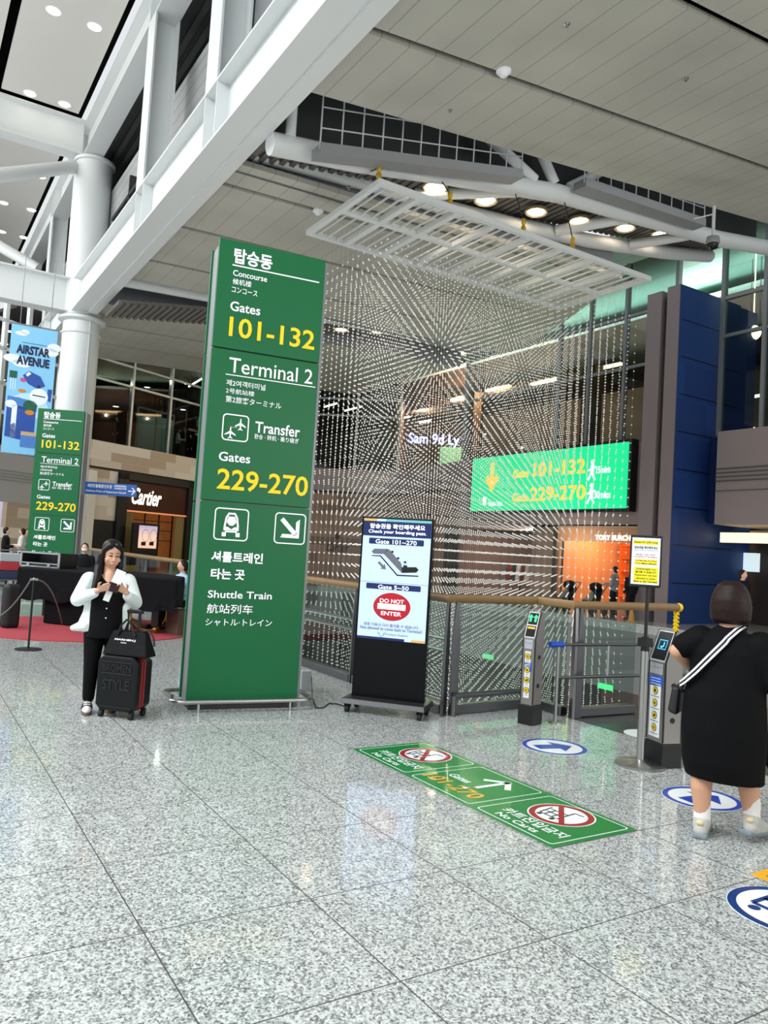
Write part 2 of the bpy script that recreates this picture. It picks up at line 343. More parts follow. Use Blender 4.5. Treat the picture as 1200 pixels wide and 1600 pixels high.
for p_, q_ in zip(((3.72, 8.3), (5.43, 8.48), (7.38, 8.86), (10.21, 9.36), (12.81, 9.6), (15.64, 9.86)), ((5.43, 8.48), (7.38, 8.86), (10.21, 9.36), (12.81, 9.6), (15.64, 9.86), (17.6, 10.2))):
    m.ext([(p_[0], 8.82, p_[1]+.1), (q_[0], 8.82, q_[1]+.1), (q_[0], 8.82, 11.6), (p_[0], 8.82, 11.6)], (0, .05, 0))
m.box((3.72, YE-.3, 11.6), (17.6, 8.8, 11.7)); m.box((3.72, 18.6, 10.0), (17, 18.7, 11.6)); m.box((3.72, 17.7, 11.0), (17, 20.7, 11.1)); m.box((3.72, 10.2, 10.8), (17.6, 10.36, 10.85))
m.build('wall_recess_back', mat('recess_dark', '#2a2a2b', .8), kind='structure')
# left hall white ceiling
CYB = 22.3
HALLC = mat('hall_ceiling_white', '#d3d0cb', .6, noise=.03, nscale=30)
xl = at((10, 70), 14.5).x
m = MB(); m.box((xl+.12, -2, 14.5), (2.75, CYB-.4, 14.6)); m.box((xl+.12, CYB+.4, 14.5), (2.75, 40, 14.6)); m.box((xl-8, -2, 14.5), (xl-.12, 40, 14.6))
m.build('ceiling_hall', HALLC, kind='structure')
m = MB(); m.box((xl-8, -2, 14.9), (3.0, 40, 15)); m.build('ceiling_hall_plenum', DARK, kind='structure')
# ------------------------------------------------------------ girder, column, beams (steel frame of the hall)
GX0, GX1, GB = 3.01, 3.56, 8.4
st = thing('roof_girder', 'white painted steel truss running overhead from the round column', 'girder', (3.28, 12, 8.4))
ya, yb = -9, 42
def hchord(m, z0, z1):
    m.box((GX0, ya, z0), (GX1, yb, z0+.04)); m.box((GX0, ya, z1-.04), (GX1, yb, z1)); m.box((3.24, ya, z0+.04), (3.33, yb, z1-.04))
m = MB(); hchord(m, 8.4, 9.45); m.build('bottom_chord', WPAINT, st)
m = MB(); hchord(m, 13.35, 14.45); m.build('top_chord', WPAINT, st)
m = MB(); m.box((GX1-.1, ya, 8.36), (GX1+.16, yb, 8.4)); m.build('trim_strip', WPAINT, st)
posts = [atx((221, 330), 3.1).y, atx((335, 170), 3.1).y]
step = posts[0]-posts[1]
py = [posts[1]-step*2, posts[1]-step, posts[1], posts[0], posts[0]+step*1.9, posts[0]+step*2.9]
for y in py:
    m = MB(); hw = .3
    m.box((GX0, y-hw, 9.45), (GX0+.04, y+hw, 13.35)); m.box((GX1-.04, y-hw, 9.45), (GX1, y+hw, 13.35)); m.box((GX0+.04, y-.03, 9.45), (GX1-.04, y+.03, 13.35))
    m.build('post', WPAINT, st)
    for yy in (y-.3, y+.3):
        for z0, z1 in ((8.44, 9.41), (13.39, 14.41)): m = MB(); m.box((GX0+.01, yy-.012, z0), (3.24, yy+.012, z1)); m.build('stiffener', WPAINT, st)
# inner slatted wall behind girder
m = MB(); m.box((3.95, ya, 9.3), (4.05, yb, 12.5)); m.build('wall_upper', slats('upper_slats', '#a9abab', .3, 2), kind='structure')
m = MB(); ribbed(m, 3.62, 6.5, ya, yb, 13.6, .3, .1); m.box((3.6, ya, 13.75), (6.5, yb, 13.85)); m.box((4.05, ya, 12.4), (6.5, yb, 12.5)); m.box((6.4, ya, 12.5), (6.5, yb, 13.8)); m.build('ceiling_upper_deck', mat('deck_dark', '#4b4c4d', .6), kind='structure')
CX, CY = 3.42, 22.3
cl = thing('round_column', 'tall white round steel column behind the far green sign', 'column', (CX, CY, 0))
m = MB(); m.cyl((CX, CY), .55, 0, 13.35, 40); m.build('shaft', WPAINT, cl, smooth=True)
m = MB(); m.lathe([(.55, 0), (.62, .02), (.62, .1), (.55, .12)], (CX, CY, 13.2), 40); m.lathe([(.55, 0), (.6, .02), (.6, .06), (.55, .08)], (CX, CY, 7.75), 40); m.lathe([(.6, 0), (.7, .05), (.7, .12), (.55, .2)], (CX, CY, 8.15), 40); m.build('collar', WPAINT, cl, smooth=True)
m = MB(); m.tube([(CX+.15, CY-.55, 0), (CX+.15, CY-.55, 8.2)], .02); m.build('conduit', LGREY, cl)
for z0, z1, lab in ((13.35, 14.45, 'upper white steel crossbeam meeting the top of the round column'), (8.4, 9.45, 'lower white steel crossbeam meeting the round column above the blue banner')):
    m = MB(); ym = CY
    m.box((-14, ym-.28, z0), (GX0, ym+.28, z0+.04)); m.box((-14, ym-.28, z1-.04), (GX0, ym+.28, z1)); m.box((-14, ym-.04, z0+.04), (GX0, ym+.04, z1-.04))
    tag(m.build('crossbeam', WPAINT), lab, 'beam')
a = at((85, 246), 13.0); b = at((0, 262), 11.6)
m = MB(); m.tube([(a.x+.6, CY, 13.0), b+(b-a)*1.5], .2, 16); tag(m.build('brace_tube', WPAINT, smooth=True), 'white diagonal pipe brace under the upper crossbeam', 'pipe')
a = dist((60, 420), 31); b = dist((0, 385), 31); m = MB(); m.tube([a, b+(b-a)*.6], .22, 16); tag(m.build('brace_tube', WPAINT, smooth=True), 'white pipe brace far off under the hall ceiling, above the lower crossbeam', 'pipe')
# hall downlights
DLT = thing('ceiling_downlight', 'x', 'ceiling light')
m = MB(); m.lathe([(.14, 0), (.17, -.015), (.19, 0)], n=24); m.build('trim_ring', WHITE, DLT, smooth=True)
m = MB(); m.cyl((0, 0), .145, -.012, -.002, 24); m.build('diffuser', LAMP, DLT)
ptsL = [((84, 17), 'farther left of the two nearest round downlights in the white hall ceiling'), ((148, 42), 'right one of the two nearest round downlights in the white hall ceiling'), ((47, 146), 'left one of the second pair of downlights in the white hall ceiling'), ((101, 163), 'right one of the second pair of downlights, above the crossbeam'),
        ((64, 276), 'lone round downlight just below the pipe brace in the white ceiling'), ((6, 317), 'downlight at the left frame edge beneath the crossbeam'), ((49, 328), 'downlight beside the black ceiling slot beneath the crossbeam'), ((3, 362), 'lowest downlight at the left frame edge'), ((37, 371), 'lowest downlight next to the black ceiling slot')]
for i, (p, lab) in enumerate(ptsL):
    q = at(p, 14.5); M = Matrix.Translation(q)
    if i == 0: DLT.matrix_world = M; WM[DLT.name] = M; o = DLT; o['label'] = lab; o['group'] = 'downlights in the hall ceiling'
    else: dup(DLT, M, lab, 'downlights in the hall ceiling')
# pipes in the recess
FPT = [Vector(p) for p in ((3.74, 8.6, 8.24), (5.43, 8.6, 8.48), (7.38, 8.6, 8.86), (10.21, 8.6, 9.36), (12.81, 8.6, 9.6), (15.64, 8.6, 9.86), (18.2, 8.6, 10.26))]
def interp(P, X):
    for p, q in zip(P[:-1], P[1:]):
        if X <= q.x or q is P[-1]: return p.z+(q.z-p.z)*(X-p.x)/(q.x-p.x)
def ztube(X): return interp(FPT, X)
RPT = [Vector(p) for p in ((3.9, 10.2, 8.84), (4.49, 10.2, 8.9), (6.71, 10.2, 9.05), (8.47, 10.2, 9.1), (10.48, 10.2, 9.28), (12.87, 10.2, 9.56), (15.66, 10.2, 10.0), (17.6, 10.2, 10.4))]
m = MB(); m.tube(FPT, .19, 16); tag(m.build('truss_pipe', WPAINT, smooth=True), 'front large grey pipe chord across the dark ceiling opening', 'pipe')
m = MB(); m.tube(RPT, .17, 16); tag(m.build('truss_pipe', WPAINT, smooth=True), 'rear grey pipe chord behind the white hanging frame', 'pipe')
for xa, xb, lab in ((9.3, 7.6, 'leftmost cross pipe between the two pipe chords'), (12.6, 11.6, 'middle cross pipe between the two pipe chords'), (14.8, 14.2, 'rightmost cross pipe between the two pipe chords, near the camera dome')):
    m = MB(); m.tube([(xa, 8.78, ztube(xa)), (xb, 10.05, interp(RPT, xb))], .13, 12); tag(m.build('cross_pipe', WPAINT, smooth=True), lab, 'pipe', 'cross pipes of the ceiling truss')
for (pa, pb, lab) in (((775, 225), (835, 287), 'left slanting brace rising from the front pipe chord'), ((846, 240), (866, 293), 'steep middle brace rising from the front pipe chord'), ((945, 265), (890, 297), 'right slanting brace rising from the front pipe chord')):
    a, b = aty(pa, 8.5), aty(pb, 8.5); b.z = ztube(b.x)+.15; m = MB(); m.tube([b, a+(a-b)*.5], .11, 12); tag(m.build('slanting_brace', WPAINT, smooth=True), lab, 'pipe', 'braces over the front pipe')
# hanger pipe by girder
a = aty((432, 180), 8.75); m = MB(); m.tube([(a.x+.15, 8.45, 8.4), (a.x+.15, 8.45, 10.5)], .09, 12); tag(m.build('hanger_pipe', WPAINT, smooth=True), 'short vertical white pipe beside the girder at the recess corner', 'pipe')
# catwalk
cw = thing('catwalk', 'grey maintenance catwalk with railing inside the ceiling opening', 'catwalk', (8, 9.3, 9))
for (xa, za), (xb, zb) in (((4.37, 8.11), (8.69, 9.05)), ((10.38, 9.42), (14.3, 9.68))):
    zc = lambda X: za+(zb-za)*(X-xa)/(xb-xa); h = .18
    m = MB(); m.hexa([(xa, 7.95, za-h/2), (xb, 7.95, zb-h/2), (xb, 8.3, zb-h/2), (xa, 8.3, za-h/2), (xa, 7.95, za+h/2), (xb, 7.95, zb+h/2), (xb, 8.3, zb+h/2), (xa, 8.3, za+h/2)]); m.build('walkway', GREYP, cw)
    m = MB(); n = int((xb-xa)/.36)
    for i in range(n+1):
        x = xa+(xb-xa)*i/n; m.tube([(x, 8.0, zc(x)), (x, 8.0, zc(x)+1.0)], .015, 6)
    for hh in (.35, .7, 1.0): m.tube([(xa, 8.0, za+hh), (xb, 8.0, zb+hh)], .012, 6)
    m.build('railing', LGREY, cw)
# downlights on deck
DK = thing('recessed_downlight', 'x', 'ceiling light')
m = MB(); m.lathe([(.17, .02), (.19, -.02), (.24, -.05), (.26, -.03), (.25, .03)], n=28); m.build('trim_ring', mat('lamp_brass', '#d9c7a4', .3, .7), DK, smooth=True)
m = MB(); m.cyl((0, 0), .175, -.03, 0, 24); m.build('bulb_face', mat('deck_lamp', '#ffe9cc', .5, emit=14), DK)
words = ['leftmost', 'second', 'third', 'fourth', 'fifth', 'rightmost']
for i, p in enumerate(((680, 291), (759, 312), (838, 330), (906, 344), (977, 355), (1033, 365))):
    q = aty(p, 9.6); M = Matrix.Translation(q); lab = f'{words[i]} of the six warm round lamps on the dark ceiling deck' + (' from the left' if 0 < i < 5 else '')
    if i == 0: DK.matrix_world = M; WM[DK.name] = M; DK['label'] = lab; DK['group'] = 'lamps on the corrugated deck'
    else: dup(DK, M, lab, 'lamps on the corrugated deck')
    l = bpy.data.lights.new('deck_spot', 'SPOT'); l.energy = 65; l.spot_size = 1.9; l.spot_blend = .6; l.color = (1, .85, .66); l.shadow_soft_size = .2
    o = bpy.data.objects.new('deck_spot', l); COL.objects.link(o); o.location = q-Vector((0, 0, .1))
for i, p in enumerate(((533, 514), (590, 517), (637, 522))):
    dup(DK, Matrix.Translation(aty(p, 19.7)), ['left', 'middle', 'right'][i]+' of three warm lamps seen through the beads in the far opening', 'lamps in the far ceiling opening')
# far bay pipe and catwalk
m = MB(); m.tube([(3.75, 18.75, 8.7), (16.8, 18.75, 9.35)], .2, 14); tag(m.build('truss_pipe', WPAINT, smooth=True), 'grey pipe chord in the far ceiling opening left of the sign', 'pipe')
m = MB(); m.box((4.6, 18.1, 8.85), (16, 18.5, 9.05)); 
for i in range(20): m.tube([(4.7+i*.58, 18.15, 9.0), (4.7+i*.58, 18.15, 10.0)], .02, 6)
tag(m.build('far_catwalk', GREYP), 'distant grey catwalk in the far ceiling opening', 'catwalk')
# hanging frame for beads
H = 8.0; FX0, FX1, FY0, FY1 = 5.64, 12.8, 8.2, 11.06
fr = thing('ceiling_grid', 'white rectangular metal grid hung from cables above the bead curtain', 'frame', ((FX0+FX1)/2, (FY0+FY1)/2, H))
m = MB(); t_ = .1
m.box((FX0, FY0, H), (FX1, FY0+t_, H+.1)); m.box((FX0, FY1-t_, H), (FX1, FY1, H+.1)); m.box((FX0, FY0+t_, H), (FX0+t_, FY1-t_, H+.1)); m.box((FX1-t_, FY0+t_, H), (FX1, FY1-t_, H+.1))
m.build('border', WPAINT, fr)
NX = 32; PX = (FX1-FX0)/NX
m = MB(); ym = (FY0+FY1)/2; m.box((FX0+t_, ym-.06, H), (FX1-t_, ym+.06, H+.08)); m.build('spine', WPAINT, fr)
for i in range(1, NX):
    x = FX0+i*PX; m = MB()
    if i % 4 == 0: m.box((x-.06, FY0+t_, H-.01), (x+.06, FY1-t_, H+.09)); m.build('beam', WPAINT, fr)
    else: m.box((x-.013, FY0+t_, H+.02), (x+.013, FY1-t_, H+.05)); m.build('rod', WPAINT, fr)
for i in range(4):
    x = [aty(p, FY0).x for p in ((593, 290), (705, 320), (820, 362), (897, 390))][i]
    m = MB(); m.tube([(x, FY0+.05, H+.3), (x, 8.55, ztube(x)-.17)], .012, 6); m.build('cable', BLACK, fr)
    m = MB(); m.lathe([(.02, 0), (.05, .03), (.05, .09), (.025, .12), (.045, .16), (.045, .22), (.02, .26)], (x, FY0+.05, H+.1), 10); m.build('hook', mat('hook_yellow', '#c9a21a', .4, .3), fr, smooth=True)
# bead curtain (uncountable strings of beads)
def bead_curtain():
    b = MB(); b.sph((0, 0, 0), .0155, 8); bv = np.array(b.v); bf = b.f; nb = len(bv)
    st_ = MB(); st_.tube([(0, 0, -3.0), (0, 0, 1)], .0012, 3, cap=False); pys = (FY1-FY0)/14
    xs = FX0+.31+1.066*pys*np.arange(31); yy = FY0+pys*(np.arange(14)+.5); zz = 7.12-.2*np.arange(50)
    cs = np.array([(x, y, z) for x in xs for y in yy for z in zz]); n = len(cs)
    V = (cs[:, None, :]+bv[None]).reshape(-1, 3)
    tri = [f for f in bf if len(f) == 3]; qd = [f for f in bf if len(f) == 4]
    off = np.arange(n)*nb
    lt = (np.array(tri)[None]+off[:, None, None]).reshape(-1); lq = (np.array(qd)[None]+off[:, None, None]).reshape(-1)
    # strings: thin square strands
    sc_ = np.array([(x, y) for x in xs for y in yy]); ns = len(sc_); r = .0004
    base = np.array([(r, 0), (-r/2, r*.87), (-r/2, -r*.87)])
    SV = np.concatenate([np.concatenate([(sc_[:, None]+base[None]), np.full((ns, 3, 1), z)], 2) for z in (-2.75, H)], 1).reshape(-1, 3)
    so = len(V)+np.arange(ns)*6; sq = np.array([(0, 1, 4, 3), (1, 2, 5, 4), (2, 0, 3, 5)])
    ls = (sq[None]+so[:, None, None]).reshape(-1)
    me = bpy.data.meshes.new('bead_curtain'); allv = np.concatenate([V, SV]); me.vertices.add(len(allv)); me.vertices.foreach_set('co', allv.ravel())
    loops = np.concatenate([lt, lq, ls]); nt_, nq, nsq = len(lt)//3, len(lq)//4, len(ls)//4
    me.loops.add(len(loops)); me.loops.foreach_set('vertex_index', loops)
    tot = np.concatenate([np.full(nt_, 3), np.full(nq+nsq, 4)]); start = np.concatenate([[0], np.cumsum(tot)[:-1]])
    me.polygons.add(len(tot)); me.polygons.foreach_set('loop_start', start)
    me.polygons.foreach_set('use_smooth', np.ones(len(tot), bool)); me.update(); me.validate()
    me.materials.append(mat('bead_silver', '#fbf8f2', .3, .15))
    o = bpy.data.objects.new('bead_curtain', me); COL.objects.link(o); o['kind'] = 'stuff'
    tag(o, 'curtain of small silver beads hanging in strings from the white frame', 'bead curtain'); WM[o.name] = Matrix.Identity(4)
bead_curtain()
# ------------------------------------------------------------ shopping facade around the atrium
def relocal(o, M): o.data.transform(M.inverted()); o.matrix_world = M; WM[o.name] = M; return o
def stone(name, c1, c2, c3, bw, bh, mortar=.004):
    m = bpy.data.materials.new(name); m.use_nodes = True; nt = m.node_tree; b = nt.nodes['Principled BSDF']; N = nt.nodes.new; L = nt.links.new
    tc = N('ShaderNodeTexCoord'); sx = N('ShaderNodeSeparateXYZ'); cx = N('ShaderNodeCombineXYZ'); L(tc.outputs['Object'], sx.inputs[0]); L(sx.outputs[0], cx.inputs[0]); L(sx.outputs[2], cx.inputs[1])
    br = N('ShaderNodeTexBrick'); br.inputs['Scale'].default_value = 1; br.inputs['Brick Width'].default_value = bw; br.inputs['Row Height'].default_value = bh; br.inputs['Mortar Size'].default_value = mortar
    br.inputs['Color1'].default_value = (0, 0, 0, 1); br.inputs['Color2'].default_value = (1, 1, 1, 1); br.inputs['Mortar'].default_value = (.5, .5, .5, 1); br.offset = .37
    L(cx.outputs[0], br.inputs['Vector']); cr = N('ShaderNodeValToRGB'); cr.color_ramp.interpolation = 'CONSTANT'; e = cr.color_ramp.elements
    e[0].color = (*lin(c1), 1); e[1].position = .62; e[1].color = (*lin(c2), 1); x = e.new(.35); x.color = (*lin(c3), 1)
    L(br.outputs[0], cr.inputs[0]); L(cr.outputs[0], b.inputs['Base Color']); b.inputs['Roughness'].default_value = .6; return m
STONE = stone('stone_cladding', '#d8cbbc', '#b09a86', '#cbbcab', 1.7, .42)
STONEB = stone('brown_stone', '#7d6556', '#6b5547', '#876e5f', 2.2, .45)
FASC = mat('fascia_grey', '#8a7d7c', .5, noise=.08, nscale=.6); FASCL = mat('fascia_light', '#a7a3a2', .5)
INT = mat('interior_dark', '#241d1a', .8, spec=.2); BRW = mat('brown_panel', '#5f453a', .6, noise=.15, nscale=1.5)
MULL = mat('mullion', '#8b8f90', .4, .5)
P0, P1, P2, P3, P4 = (3.2, 31.9), (13.5, 37.2), (21.2, 31.2), (20.1, 24.2), (20.1, 13.1)
FLf, FMf, FM2, FRf = Face(P0, P1), Face(P1, P2), Face(P2, P3), Face(P3, P4)
def facewall(name, f, u0, u1, z0, z1, mt, th=.3, d=0., kind='structure', parent=None):
    m = MB(); m.M = f.M(); m.box((u0, -d, z0), (u1, th, z1)); o = m.build(name, mt, parent, kind=kind)
    if parent is None: relocal(o, f.M())
    return o
def fu(f, px): return f.uv(px)[0]
facewall('wall_fascia_left', FLf, -.5, FLf.L, 4.72, 5.9, STONE)
cu0, cu1 = fu(FLf, (180, 800)), fu(FLf, (303, 800)); dz = 4.45
facewall('wall_stone_left', FLf, -.5, cu0, 0, 4.6, STONE); facewall('wall_stone_right', FLf, cu1, FLf.L, 0, 4.6, STONE)
m = MB(); m.M = FLf.M(); m.box((-.5, .1, 4.6), (FLf.L, .3, 4.72)); relocal(m.build('trim_1', BLACK, kind='structure'), FLf.M())
for f, nm in ((FMf, 'back'), (FM2, 'bend')):
    facewall('wall_fascia_'+nm, f, 0, f.L, 4.72, 5.9, FASC); facewall('wall_stone_'+nm, f, 0, f.L, 0, 4.6, STONEB)
    m = MB(); m.M = f.M(); m.box((0, .1, 4.6), (f.L, .3, 4.72)); relocal(m.build('trim_2', BLACK, kind='structure'), f.M())
facewall('wall_fascia_right', FRf, -.1, FRf.L, 3.0, 5.9, FASC)
# upper floors: slab, back walls, ceilings, mullions
def offs(f, d): return Face(tuple(f.p(0, 0, -d)), tuple(f.p(f.L, 0, -d)))
m = MB()
pts = [FLf.p(-.5, 0, -.3), FLf.p(FLf.L, 0, -.3), FMf.p(FMf.L, 0, -.3), FRf.p(0, 0, -.3), FRf.p(FRf.L, 0, -.3)]
out = [Vector((31, 6, 0)), Vector((31, 36, 0)), Vector((20, 46, 0)), Vector((8, 46, 0)), Vector((-1, 42, 0))]
m.prism([(p.x, p.y) for p in pts+out], 5.55, 5.85); m.build('floor_upper', mat('upper_floor', '#3a332f', .4), kind='structure')
for f, nm in ((FLf, 'left'), (FMf, 'back')):
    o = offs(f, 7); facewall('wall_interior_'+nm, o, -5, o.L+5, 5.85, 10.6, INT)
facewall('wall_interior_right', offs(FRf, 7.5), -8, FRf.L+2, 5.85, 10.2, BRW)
m = MB(); m.box((24, 5, 9.95), (24.2, 42, 11.8)); m.build('wall_bulkhead', BRW, kind='structure')
m = MB(); m.box((23.7, 5, 11.75), (24.2, 42, 11.85)); m.build('trim_3', mat('cove_edge', '#dfeee6', .5), kind='structure')
m = MB(); m.box((18.2, 4, 12.35), (25.5, 42, 12.5)); m.build('ceiling_cove', slats('cove_ceiling', '#bfe6d8', 1.1, 0, .5), kind='structure')  # greenish cove light put into the panel colour
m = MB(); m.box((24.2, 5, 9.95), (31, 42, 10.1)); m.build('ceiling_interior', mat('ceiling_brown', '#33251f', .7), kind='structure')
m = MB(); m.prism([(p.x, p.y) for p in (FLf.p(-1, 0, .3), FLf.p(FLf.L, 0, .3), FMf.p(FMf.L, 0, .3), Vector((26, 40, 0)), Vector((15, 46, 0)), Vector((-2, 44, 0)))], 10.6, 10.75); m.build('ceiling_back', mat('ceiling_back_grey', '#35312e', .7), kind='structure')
def glazing(nm, f, u0, us, z0, z1, rails):
    g = thing('glass_wall', {'glazing_left': 'tall upstairs glass wall with steel mullions above the stone shop front', 'glazing_back': 'upstairs glass wall behind the bead curtain', 'glazing_far_right': 'tall clear glazing with thin posts above the right balcony', 'glazing_right': 'tall clear glazing with thin posts above the green display'}[nm], 'glass wall', tuple(f.p(us[0], z0)))
    for u in us:
        m = MB(); m.M = f.M(); m.box((u-.06, .02, z0), (u+.06, .2, z1)); m.build('mullion', MULL, g)
    for z in rails:
        m = MB(); m.M = f.M(); m.box((us[0], .04, z-.05), (us[-1], .16, z+.05)); m.build('rail', MULL, g)
    m = MB(); m.M = f.M(); m.box((us[0], .1, z0), (us[-1], .115, z1)); m.build('pane', GLASSD, g)
us = [fu(FLf, p) for p in ((90, 640), (143, 640), (206, 650), (266, 660), (330, 665))]; us.append(FLf.L-.3)
glazing('glazing_left', FLf, 0, us, 5.9, 10.6, [FLf.uv((150, 556))[1], FLf.uv((147, 588))[1], 10.5])
glazing('glazing_back', FMf, 0, [.5+(FMf.L-.5)*i/4 for i in range(5)], 5.9, 10.6, [8.8, 9.7])
us = [fu(FRf, p) for p in ((874, 520), (922, 500), (978, 480))]+[FRf.L-.1]
glazing('glazing_right', FRf, 0, [-.05]+us, 5.9, 12.3, [FRf.uv((950, 580))[1], FRf.uv((960, 500))[1]])
FR2 = Face((20.1, 11.55), (20.1, 2.5))
glazing('glazing_far_right', FR2, 0, [.05, fu(FR2, (1197, 400)), FR2.L], 5.79, 12.3, [FR2.uv((1150, 520))[1], FR2.uv((1170, 455))[1]])
# upstairs details
TUBE = mat('tube_lamp', '#fff2df', .5, emit=10)
def lampbar(a, b, lab, grp, top=10.6):
    r = thing('tube_light', lab, 'light', tuple((a+b)/2), 0, grp); m = MB(); m.tube([a, b], .05, 8); m.build('tube', TUBE, r)
    for t_ in (.15, .85): q_ = a.lerp(b, t_); m = MB(); m.tube([q_, (q_.x, q_.y, top)], .01, 5); m.build('cord', BLACK, r)
    return r
fb = offs(FLf, 1.4)
lampbar(plane((295, 604), fb.a, fb.n), plane((315, 592), fb.a, fb.n), 'slanting white tube lamp upstairs next to the large green sign', 'upstairs tube lamps')
fb = offs(FMf, 3)
for p, q, lab in (((506, 636), (527, 630), 'tube lamp beside the large sign edge, seen through beads'), ((538, 642), (566, 635), 'tube lamp second from the large sign edge, seen through beads'), ((617, 656), (640, 651), 'short tube lamp above the lavender lettering'), ((655, 660), (673, 657), 'small tube lamp right of the lavender lettering top')):
    lampbar(plane(p, fb.a, fb.n), plane(q, fb.a, fb.n), lab, 'upstairs tube lamps')
for p_ in ((181, 635), (245, 628), (286, 640)):
    l = bpy.data.lights.new('upstairs_downlight', 'POINT'); l.energy = 45; l.color = (1, .93, .85); l.shadow_soft_size = .08; o = bpy.data.objects.new('upstairs_downlight', l); COL.objects.link(o); q_ = offs(FLf, .6); o.location = plane(p_, q_.a, q_.n)+Vector((0, 0, 1.2))
fb = offs(FLf, 4)
for i, p in enumerate(((181, 635), (286, 640), (230, 605))):
    dup(DLT, Matrix.Translation(plane(p, fb.a, fb.n)), ['small upstairs downlight over the seated visitor behind glass', 'small upstairs downlight right of the glass lift', 'small upstairs downlight high above the glass lift'][i], 'upstairs downlights')
FBk = offs(FRf, 5)
WL = thing('wall_lamp', 'x', 'lamp')
m = MB(); m.box((-.1, -.9, -.05), (.1, .9, .05)); m.build('diffuser', WARM, WL)
m = MB(); m.box((-.14, -.95, .05), (.14, .95, .1)); m.build('housing', BRW, WL)
for i, p in enumerate(((945, 574), (852, 596), (778, 607), (722, 622), (664, 640))):
    q = atx(p, 23.86) if i < 4 else plane(p, offs(FMf, 4).a, FMf.n); M = Matrix.Translation(q)
    lab = ['warm glowing lamp upstairs nearest the blue pylon', 'warm upstairs lamp above the numbers of the green display', 'warm upstairs lamp above the left end of the green display', 'warm upstairs lamp just left of the green display', 'farthest warm lamp, above the lavender lettering'][i]
    if i == 0: WL.matrix_world = M; WM[WL.name] = M; WL['label'] = lab; WL['group'] = 'warm lamps upstairs'
    else: dup(WL, M, lab, 'warm lamps upstairs')
    l = bpy.data.lights.new('wall_lamp_light', 'POINT'); l.energy = 600; l.color = (1, .78, .5); l.shadow_soft_size = .05; o = bpy.data.objects.new('wall_lamp_light', l); COL.objects.link(o); o.location = q-Vector((.3, 0, .3))
for i, px in enumerate(((618, 690), (738, 665), (925, 610))):
    q = atx(px, 23.4) if i else plane(px, offs(FMf, 2).a, FMf.n)
    m = MB(); m.box((q.x-.25, q.y-.35, 5.85), (q.x+.25, q.y+.35, 10.0)); tag(m.build('wood_pillar', mat('pillar_wood', '#6d4326', .5, noise=.3, nscale=4)), ['dark wood pillar upstairs behind the lavender lettering', 'dark wood pillar upstairs left above the green display', 'orange-brown wood pillar upstairs above the green display'][i], 'pillar')
fb = offs(FMf, 1.0); a_, b_ = fb.uv((638, 690)), fb.uv((717, 712))
m = MB(); put_text(m, 'Sam 9d Ly', (a_[0], a_[1]-.25, b_[0], a_[1]+.5), fb.F(0), .03); ls_ = thing('lettering_sign', 'lavender lit lettering hanging upstairs behind the beads', 'sign', tuple(fb.p((a_[0]+b_[0])/2, a_[1]))); m.build('letters', mat('lavender_neon', '#9aa6ff', .5, emit=1.5), ls_)
for u_ in (a_[0]+.2, b_[0]-.2): m = MB(); m.tube([fb.p(u_, a_[1]+.3), fb.p(u_, 10.6)], .01, 5); m.build('cord', BLACK, ls_)
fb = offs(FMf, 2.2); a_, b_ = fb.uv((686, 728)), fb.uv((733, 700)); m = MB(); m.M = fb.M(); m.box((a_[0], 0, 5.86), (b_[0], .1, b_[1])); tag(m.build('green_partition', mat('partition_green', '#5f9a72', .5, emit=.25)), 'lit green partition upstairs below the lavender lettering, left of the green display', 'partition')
# glass lift upstairs
fb = offs(FLf, 1.2); a_, b_ = fb.uv((213, 690)), fb.uv((270, 690)); zt = fb.uv((215, 634))[1]
lf = thing('glass_lift', 'greenish glass lift cabin upstairs between mullions', 'lift', tuple(fb.p(a_[0], 5.9)))
m = MB(); m.M = fb.M()
for u in (a_[0], (a_[0]+b_[0])/2, b_[0]): m.box((u-.04, 0, 5.86), (u+.04, .08, zt))
m.box((a_[0], 0, zt-.08), (b_[0], .08, zt)); m.box((a_[0], 0, 5.86), (b_[0], .08, 5.98)); m.build('frame', MULL, lf)
m = MB(); m.M = fb.M(); m.box((a_[0], .03, 5.9), (b_[0], .05, zt-.3)); m.build('pane', mat('lift_glass', '#a8c2ba', .3), lf)
# led display
XL = 19.75; fled = Face((XL, P3[1]+2), (XL, 11.9))
c = [fled.uv(p) for p in ((739, 717), (737, 798), (983, 690), (979, 795))]
u0, u1 = c[0][0], c[2][0]; v0, v1 = (c[1][1]+c[3][1])/2, (c[0][1]+c[2][1])/2
led = thing('led_display', 'wide bright green digital sign on the far wall giving gates and minutes', 'display', tuple(fled.p((u0+u1)/2, v0)))
m = MB(); m.M = fled.M(); m.box((u0-.1, .02, v0-.1), (u1+.12, .34, v1+.1)); m.build('housing', BLACK, led)
m = MB(); m.M = fled.M(); m.box((u0, 0, v0), (u1, .03, v1)); m.build('screen', mat('led_green', '#10cf86', .5, emit=.85), led)
LO = mat('led_orange', '#ffb52e', .5, emit=1.0); LW = mat('led_white', '#f0f4ff', .5, emit=1.2); lscr = [c_ for c_ in led.children if c_.name.startswith('screen')][0]
m = MB(); Z = (660, 660); F = fled.F(.01)
def tl(body, LL, UL, RB, mb=None, bold=.02): m_ = MB(); put_text(m_, body, tbox(fled, Z, 3, LL, UL, RB), F, bold); m_.build('lettering', LW if mb else LO, lscr)
tl('Gate', (425, 262), (425, 222), (498, 255)); tl('101-132', (520, 255), (525, 190), (762, 243)); tl('Gate', (420, 372), (420, 334), (498, 365)); tl('229-270', (505, 370), (510, 305), (762, 360))
uc, vc = fled.uv((660+327/3, 660+258/3)); 
